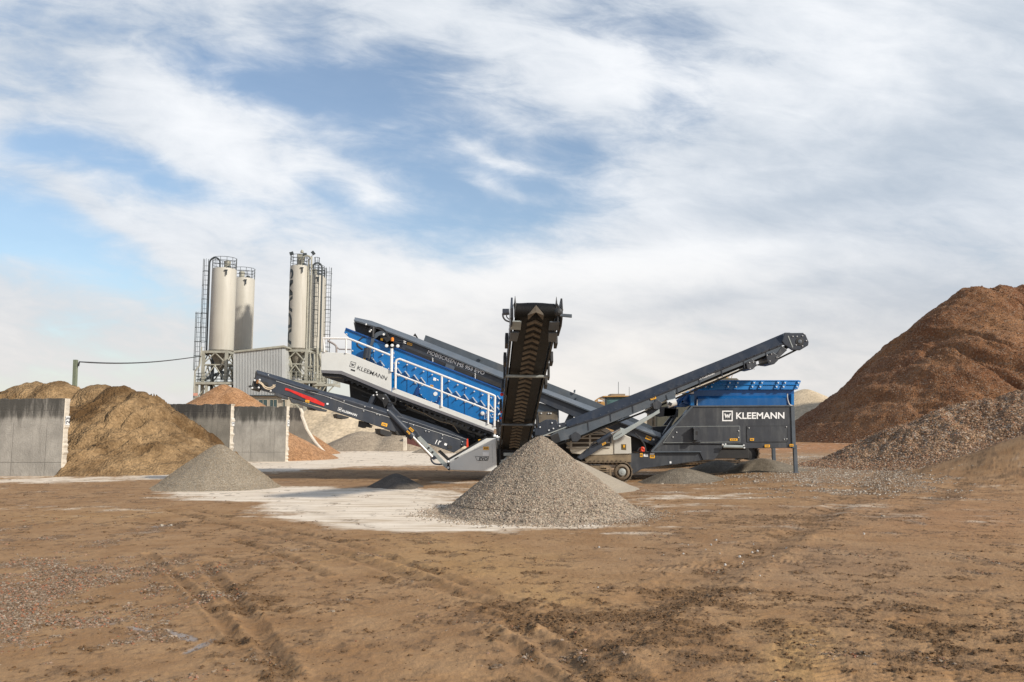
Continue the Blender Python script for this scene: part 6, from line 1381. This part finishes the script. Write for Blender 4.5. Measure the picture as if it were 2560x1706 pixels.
# left pair
rtA, cA, rA, zbA, ztA, zcA = silo(553, 877, 29.6, 674, 90, 'nearer cream silo of the left pair, with a black filling pipe and ladder', (.35, .36, 1.0))
xa0, xa1 = P(508.5, 900, 88.6).x, P(566, 900, 88.6).x
frame_tower(rtA, xa0, xa1, 88.6, 91.4, [zv(880, 88.6), zv(912, 88.6), zv(957, 88.6)])
platform(rtA, P(489, 957, 87.6).x, P(582, 957, 87.6).x, 87.6, 92.0, zv(957, 87.6))
mb = MB(); xL = cA.x - rA - .16
arc = [(xL, 89.6, zv(890, 90))] + [(xL, 89.4, ztA + .6)] + [(xL + .60 - .60 * math.cos(a), 89.4, ztA + .6 + .65 * math.sin(a)) for a in np.linspace(.3, math.pi - .2, 9)] + [(xL + 1.2, 89.4, ztA)]
mb.tube(arc, .10, 8); mb.build('filling_pipe', 'darksteel', rtA, True)
ladder('ladder', rtA, xL - .42, 89.6, zv(888, 90), ztA + 1.1)
ladder('ladder', rtA, xL - .95, 89.4, zv(960, 90), zv(783, 90))
mb = MB(); mb.box((cA.x + .1, 90, zcA - .3), (.55, .5, .35)); mb.tube([(cA.x - .2, 90, zcA - .4), (cA.x - 1.7, 89.6, zcA - 1.2)], .16, 8); mb.tube([(cA.x + .1, 90, zcA - .2), (cA.x + .25, 90, zv(950, 90))], .18, 10); mb.box((cA.x - 1.8, 89.6, zcA - 1.15), (.5, .4, .35)); mb.build('screw_conveyor', 'darksteel', rtA)
mb = MB(); xx = P(486, 960, 87.4).x; mb.tube([(xx, 87.4, 0), (xx, 87.4, zv(928, 87.4)), (P(499, 914, 87.4).x, 87.4, zv(914, 87.4)), (P(503, 880, 87.4).x, 87.4, zv(880, 87.4)), (P(504, 868, 87.4).x, 87.4, zv(868, 87.4))], .09, 8); mb.build('rain_pipe', 'galv', rtA)
mb = MB(); zz = zv(957, 88); 
for ua, ub in ((492, 522), (560, 530)): mb.tube([(P(ua, 990, 88).x, 88, zv(995, 88)), (P(ub, 960, 88).x, 88, zz - .1)], .08, 5)
for uu in (491, 515, 566): mb.box((P(uu, 990, 87.8).x, 87.8, zz / 2), (.26, .26, zz))
mb.build('lower_bracing', 'galv', rtA)
mb = MB(); mb.px(PY(87.1), [(483, 983), (494, 983), (494, 990), (483, 990)], 0, .03); tag(mb.build('warning_board', 'rosesign'), 'faded red and white board fixed low on the left silo frame', 'sign')
rtB, cB, rB, zbB, ztB, zcB = silo(602.5, 880, 27.2, 698, 96.5, 'cream cement silo behind and right of the black-piped one', (-.2, .32, .95))
frame_tower(rtB, cB.x - rB, cB.x + rB, 95.2, 98, [zbB, zv(912, 96), zv(957, 96)])
# catwalk link between left silos tops
mb = MB(); [mb.tube([(cA.x + rA * .8, 90.9, ztA + z), (cB.x - rB * .6, 95.4, ztB + z)], .03, 4) for z in (.1, .6, 1.1)]; mb.build('catwalk_rail', 'darksteel', rtB)

# right cluster
rtC, cC, rC, zbC, ztC, zcC = silo(743.5, 872, 23.8, 667, 90, 'cream silo with big dark upright lettering, front one of the right cluster', (.15, .38, 1.1))
xc0, xc1 = P(710.5, 900, 88.9).x, P(766, 900, 88.9).x
frame_tower(rtC, xc0, xc1, 88.9, 91.4, [zv(877, 88.9), zv(910.5, 88.9), zv(952, 88.9)])
platform(rtC, xc0 - .1, P(790, 955, 88.3).x, 88.3, 92.2, zv(954, 88.3), rmat='galv')
# lettering wrapped round the shell, reading upwards
cu = bpy.data.curves.new('t', 'FONT'); cu.body = 'ADAMS'; cu.size = 1; cu.offset = .022; to = bpy.data.objects.new('t', cu); COL.objects.link(to); bpy.context.view_layer.update()
me = bpy.data.meshes.new_from_object(to.evaluated_get(bpy.context.evaluated_depsgraph_get())); bpy.data.objects.remove(to)
bm = bmesh.new(); bm.from_mesh(me)
for k in range(1, 12):       # slice across so that it can bend round the shell
    yv = k / 15; bmesh.ops.bisect_plane(bm, geom=bm.verts[:] + bm.edges[:] + bm.faces[:], plane_co=(0, yv, 0), plane_no=(0, 1, 0))
xs_ = [v.co.x for v in bm.verts]; x0_, x1_ = min(xs_), max(xs_)
z0_, z1_ = P(735, 865, 90).z, P(738, 676, 90).z
mb = MB(); vs = []; bm.verts.index_update()
for v in bm.verts:
    z = z0_ + (v.co.x - x0_) / (x1_ - x0_) * (z1_ - z0_); th = R(27) + v.co.y / .73 * 1.55 / rC
    vs.append((cC.x - (rC + .012) * math.sin(th), 90 - (rC + .012) * math.cos(th), z))
mb.add(vs, [tuple(v.index for v in f.verts) for f in bm.faces]); mb.build('lettering', paint('dark_teal_lettering', (0.035, 0.045, 0.05), .5), rtC); bm.free()
mb = MB()
for u, top in ((769.5, 668), (776.5, 664)):
    x = P(u - 3.5, 870, 89.6).x; mb.tube([(x, 89.6, zv(960, 89.6)), (x, 89.6, ztC + .8 + (u - 769) * .04)], .10 if u < 772 else .09, 8)
x = P(773, 870, 89.4).x; mb.tube([(x, 89.4, ztC - .3), (x, 89.4, ztC + .5)] + [(x - .55 + .55 * math.cos(a), 89.4, ztC + .55 + .6 * math.sin(a)) for a in np.linspace(.1, math.pi - .1, 9)] + [(x - 1.1, 89.4, ztC)], .10, 8)
mb.build('filling_pipe', 'galv', rtC, True)
mb = MB(); x = P(752, 660, 90).x; mb.box((x - .2, 90.3, ztC + .75), (.55, .5, 1.5)); mb.lathe([(.16, 1.4), (.2, 1.5), (.1, 1.75)], (x + .1, 90, ztC + .2), 10); mb.build('blower_box', 'galv', rtC)
for (u, v, t) in ((729, 634, -.3), (783, 633, .9), (762, 637, 0)):
    c = P(u, v, 89.6); mb = MB(); mb.box(c, (.42, .22, .34), Matrix.Rotation(t, 3, 'Y')); mb.tube([c + V3((0, 0, -.1)), V3((max(min(c.x, cC.x + rC), cC.x - rC), 89.7, ztC + .6))], .03, 5); mb.build('flood_light', 'darksteel', rtC)
mb = MB(); mb.box((cC.x - .8, 90.2, zcC - .3), (.6, .5, .5)); mb.tube([(cC.x - .9, 89.2, zv(885, 90)), (cC.x - .5, 89.4, zv(912, 90)), (cC.x - .55, 89.6, zv(945, 90))], .16, 8); mb.tube([(cC.x + .9, 89.4, zv(890, 90)), (cC.x + .5, 89.4, zv(915, 90)), (cC.x + .6, 89.4, zv(948, 90))], .14, 8); mb.lathe([(.2, -.9), (.26, -.2), (.15, 0)], (cC.x, 90, zcC), 12); mb.build('dosing_pipe', 'galv', rtC, True)
mb = MB()
rr = random.Random(11)
for i in range(9): c = P(718 + rr.random() * 46, 915 + rr.random() * 34, 90 + rr.random()); mb.box(c, (.3 + rr.random() * .5, .3, .25 + rr.random() * .5), Matrix.Rotation(rr.random(), 3, 'Y'))
mb.build('machinery', 'darksteel', rtC)
mb = MB()
for a, b in (((766, 958), (742, 985)), ((712, 958), (730, 985)), ((768, 1010), (752, 1050)), ((740, 1012), (768, 1045))): mb.tube([P(a[0], a[1], 88.9), P(b[0], b[1], 88.9)], .09, 5)
for v in (1040, 1012): mb.tube([P(712, v, 88.9), P(790, v, 88.9)], .09, 5)
mb.build('lower_bracing', 'galv', rtC)
rtD, cD, rD, zbD, ztD, zcD = silo(784, 876, 21.5, 691, 97, 'rust-streaked cream silo in the middle of the right cluster', (-.1, .3, .9), 920)
frame_tower(rtD, cD.x - rD * .9, cD.x + rD * .9, 95.8, 98.2, [zbD, zv(916, 96), zv(955, 96)])
ladder('ladder', rtD, P(789, 800, 95.3).x, 95.3, zbD, P(789, 645, 95.3).z)
mb = MB(); x = P(800, 870, 95.2).x; mb.tube([(x, 95.2, zbD - 2), (x, 95.2, ztD + .5)] + [(x - .6 + .6 * math.cos(a), 95.2, ztD + .6 + .7 * math.sin(a)) for a in np.linspace(.1, math.pi - .1, 9)], .11, 8); mb.build('filling_pipe', 'darksteel', rtD, True)
rtE, cE, rE, zbE, ztE, zcE = silo(794, 878, 17.8, 696, 104, 'narrow cream silo at the right end of the right cluster', None, 920)
frame_tower(rtE, cE.x - rE, cE.x + rE, 102.8, 105, [zbE, zv(916, 103), zv(955, 103)])
ladder('ladder', rtE, P(819, 800, 102).x, 102, zv(960, 102), P(819, 670, 102).z, .6)
# side platform of the right cluster with stairs and pipes
rtF = empty('access_platform', (P(810, 960, 90).x, 90, 0), 'galvanised platform on diagonal struts right of the lettered silo', 'platform')
x0, x1 = P(786, 958, 89).x, P(836, 958, 89).x; zf = zv(962, 89)
platform(rtF, x0, x1, 88.6, 92, zf, 1.15, rmat='galv', step=.35)
mb = MB()
for a, b in (((835, 965), (816, 985)), ((800, 945), (775, 975)), ((792, 965), (772, 990)), ((806, 960), (792, 985)), ((815, 965), (803, 984))): mb.tube([P(a[0], a[1], 88.7), P(b[0], b[1], 88.7)], .07, 5)
mb.build('strut', 'galv', rtF)
for u in (785, 798, 813): mb = MB(); x = P(u, 960, 90).x; mb.box((x, 90, zf / 2), (.28, .28, zf)); mb.build('column', 'galv' if u != 813 else 'darksteel', rtF)
mb = MB()
for u, v0, v1, r_ in ((793.5, 868, 960, .13), (801, 880, 955, .08), (786, 885, 950, .10), (776, 880, 915, .07)): mb.tube([P(u, v0, 88.8), P(u, v1, 88.8)], r_, 8)
for v in (882, 918, 926): mb.tube([P(770, v, 88.9), P(806, v, 88.9)], .09, 5)
mb.tube([P(799, 885, 88.8), P(804, 905, 88.8), P(806, 915, 88.8)], .2, 8); mb.box(P(798, 926, 89.5), (.9, .6, .5)); mb.build('pipework', 'galv', rtF)

# grey corrugated shed on a cream ground floor
rt = empty('shed', (P(650, 1000, 88).x, 93, 0), 'grey corrugated shed with lean-to roof over a cream ground floor, between the silo groups', 'building')
pS = PY(87.4)
mb = MB(); mb.px(pS, [(587, 881), (712, 867), (712, 988.5), (587, 988.5)], 0, 9); sw = mb.build('cladding', 'corr', rt)
mb = MB(); k = 31
for i in range(k):
    u = 588 + i * (708.5 - 588) / k; vt = 881 - (u - 587) * .112
    mb.px(pS, [(u, vt), (u + 2.0, vt - .2), (u + 2.0, 988), (u, 988)], .12, .118)
mb.build('cladding_rib', 'corr', sw)
mb = MB(); mb.px(PY(87.1), [(584, 877.5), (710, 863.5), (717, 866.5), (717, 870), (710, 868.5), (584, 882)], 0, 9.6); mb.build('roof', 'galv', rt)
mb = MB(); mb.px(PY(87.25), [(704, 874), (713, 872), (713, 1000), (704, 1000)], 0, .2); mb.px(PY(87.25), [(583.5, 884), (587, 884), (587, 980), (583.5, 980)], 0, .2); mb.build('corner_trim', 'corr', rt)
mb = MB(); mb.px(PY(87.6), [(598, 989.5), (718, 989.5), (718, 1112), (598, 1112)], 0, 8); gf = mb.build('ground_floor', 'cream', rt)
mb = MB(); mb.px(PY(87.2), [(597, 988), (716, 988), (716, 990.5), (597, 990.5)], 0, .3); mb.build('flashing', 'darksteel', rt)
for u0, u1 in ((630, 642), (646.5, 668.5), (674, 693), (707, 713)):
    mb = MB(); mb.px(PY(87.6), [(u0, 999), (u1, 999), (u1, 1026), (u0, 1026)], .02, .02); wn = mb.build('window', 'darkglass', gf)
    mb = MB(); q = [(u0, 999), (u1, 999), (u1, 1026), (u0, 1026)]
    for i in range(4): mb.bar(PY(87.6), q[i], q[(i + 1) % 4], 1.4, .06, .04)
    if u1 - u0 > 12: mb.bar(PY(87.6), ((u0 + u1) / 2, 999), ((u0 + u1) / 2, 1026), .8, .06, .04)
    mb.build('window_frame', 'cream', wn)
# cable pole behind the sand heap
mb = MB(); a = P(194.5, 900, 44); mb.box((a.x, 44, a.z / 2), (.18, .2, a.z)); tag(mb.build('cable_pole', 'pole'), 'plain green-grey pole standing behind the brown sand heap', 'pole')
bpy.data.objects['cable_pole'].rotation_euler = (0, R(-1.2), 0)
q0 = P(199, 905, 44); q1 = P(503, 891, 87.3); pts = []
for i in range(25):
    t = i / 24; p_ = q0.lerp(q1, t); p_.z -= 1.1 * 4 * t * (1 - t) * .22 * (1.6 - t); pts.append(p_)
mb = MB(); mb.tube([q0 + V3((-.05, 0, -.25)), q0 + V3((-.02, 0, -.05))] + pts, .045, 6); tag(mb.build('power_cable', 'hose'), 'thick dark cable slung from the pole to the left silo frame', 'cable')

# ------------------------------------------------------------------ wheel loader behind the plant
YL = 40.0; pLd = PY(YL)
ld = empty('wheel_loader', (P(1540, 1050, YL).x, 41.2, 0), 'ochre-yellow wheel loader, only its cab roof showing above the conveyors', 'vehicle')
mb = MB(); mb.px(pLd, [(1494, 1004), (1512, 1004), (1514, 1012), (1545, 1024), (1560, 1090), (1555, 1112), (1500, 1112), (1480, 1090), (1480, 1016)], 0, 2.0); mb.build('body', 'caryellow', ld, bevel=.05)
mb = MB(); mb.px(pLd, [(1507, 990), (1582, 989), (1584, 992.5), (1507, 993.5)], .1, 2.1); rf = mb.build('cab_roof', 'caryellow', ld, bevel=.03)
mb = MB(); mb.px(pLd, [(1527, 985), (1563, 985), (1563, 990), (1527, 990)], 0, 1.2); mb.build('roof_box', paint('roof_box_tan', (0.26, 0.20, 0.14), .6), rf)
mb = MB(); mb.px(pLd, [(1516, 993), (1576, 992), (1572, 1028), (1516, 1028)], -.05, 1.7); mb.build('cab_glass', 'cabglass', ld)
mb = MB(); mb.px(pLd, [(1512, 992), (1517, 992), (1517, 1030), (1512, 1030)], 0, .1); mb.px(pLd, [(1574, 992), (1578, 992), (1576, 1030), (1571, 1030)], 0, .1); mb.build('cab_pillar', 'darksteel', ld)
mb = MB(); mb.tube([P(1546, 988, YL + 1), P(1546, 955, YL + 1)], .012, 4); mb.tube([P(1573, 990, YL + 1), P(1573, 968, YL + 1)], .01, 4); mb.build('antenna', 'darksteel', ld)
mb = MB(); mb.px(pLd, [(1488, 1000), (1495, 999), (1495, 1004), (1488, 1005)], .2, .3); mb.tube([P(1491, 1000, YL - .1), P(1496, 997, YL - .1), P(1510, 1001, YL - .1)], .03, 5); mb.build('mirror', 'caryellow', ld)
for u in (1505, 1590):
    for yy in (YL - .1, YL + 1.7):
        c = P(u, 1090, YL); mb = MB(); mb.lathe([(.35, -.55), (.72, -.52), (.8, -.4), (.8, -.12), (.72, 0), (.4, 0)], V3((c.x, yy, .78)), 26, (0, -1, 0)); wh = mb.build('wheel', 'tyre', ld, True)
        mb = MB(); mb.lathe([(.38, -.4), (.38, -.04), (.15, .02)], V3((c.x, yy, .78)), 18, (0, -1, 0)); mb.build('rim', 'caryellow', wh, True)
mb = MB(); mb.px(pLd, [(1600, 1060), (1640, 1095), (1660, 1108), (1660, 1116), (1632, 1114), (1600, 1075)], -.3, .3); mb.px(pLd, [(1650, 1070), (1668, 1116), (1690, 1117), (1690, 1112), (1672, 1105)], .1, 2.3); mb.build('bucket', 'darksteel', ld)

# ------------------------------------------------------------------ excavator behind the hopper
YX = 34.5; pX = PY(YX)
ex = empty('excavator', (P(1800, 1100, YX).x, 35.8, 0), 'dark tracked excavator behind the hopper, its crawler showing below and its roof above', 'vehicle')
c = P(1862, 1133, YX)
for yy in (YX, YX + 2.1):
    mb = MB(); prof = []
    xr = P(1874, 1133, YX).x; xl = P(1690, 1133, YX).x; zc = c.z; r_ = .40
    n_ = 40; per = 2 * (xr - xl) + 2 * math.pi * r_
    for i in range(58):
        s_ = per * i / 58
        if s_ < xr - xl: p_, a_ = V3((xl + s_, yy, zc + r_)), 0
        elif s_ < xr - xl + math.pi * r_: a_ = (s_ - (xr - xl)) / r_; p_ = V3((xr + math.sin(a_) * r_, yy, zc + math.cos(a_) * r_)); a_ = -a_
        elif s_ < 2 * (xr - xl) + math.pi * r_: p_, a_ = V3((xr - (s_ - (xr - xl) - math.pi * r_), yy, zc - r_)), math.pi
        else: a_ = (s_ - 2 * (xr - xl) - math.pi * r_) / r_; p_ = V3((xl - math.sin(a_) * r_, yy, zc - math.cos(a_) * r_)); a_ = math.pi - a_
        rot = Matrix.Rotation(-a_, 3, 'Y'); mb.box(p_ + V3((0, .3, 0)), (per / 58 * .95, .6, .05), rot); mb.box(p_ + V3((0, .3, 0)) + rot @ V3((0, 0, .04)), (.03, .6, .05), rot)
    trk = mb.build('crawler_track', paint('excavator_track', (0.05, 0.033, 0.018), .6, var=.4, dust=(0.16, 0.10, 0.05), dust_amt=.5, dust_scale=3), ex)
    mb = MB(); mb.box(((xl + xr) / 2, yy + .3, zc), (xr - xl, .4, .5)); mb.build('track_frame', 'black', trk, bevel=.03)
    mb = MB(); mb.lathe([(.30, -.5), (.31, -.15), (.1, -.13)], V3((xr, yy + .02, zc)), 20, (0, -1, 0)); mb.build('idler', 'black', trk, True)
mb = MB(); mb.px(pX, [(1640, 1000), (1800, 1000), (1800, 1098), (1640, 1098)], -.3, 2.4); mb.build('house', 'excyellow', ex, bevel=.06)
mb = MB(); mb.px(pX, [(1782, 958), (1848, 958), (1856, 1000), (1850, 1090), (1782, 1090)], 0, 1.2); mb.build('cab', 'cabglass', ex, bevel=.04)
mb = MB(); mb.px(pX, [(1770, 955), (1779, 949), (1786, 945.5), (1842, 946), (1853, 955.5), (1853, 958), (1770, 958)], .05, 1.4); xr_ = mb.build('cab_roof', 'excyellow', ex)
mb = MB(); mb.tube([P(1822, 946, YX + .2), P(1823, 937, YX + .2)], .015, 4); mb.tube([P(1828, 946, YX + .2), P(1831, 938, YX + .2)], .012, 4); mb.px(pX, [(1815, 941), (1820, 941), (1820, 946), (1815, 946)], -.2, .2); mb.build('antenna', 'caryellow', xr_)
mb = MB(); mb.px(PY(YX + 1.4), [(1780, 1060), (1750, 985), (1690, 965), (1640, 990), (1645, 1000), (1692, 978), (1740, 996), (1768, 1062)], 0, .45); mb.px(PY(YX + 1.4), [(1636, 985), (1650, 985), (1668, 1070), (1655, 1075)], 0, .35); mb.build('boom', 'excyellow', ex)
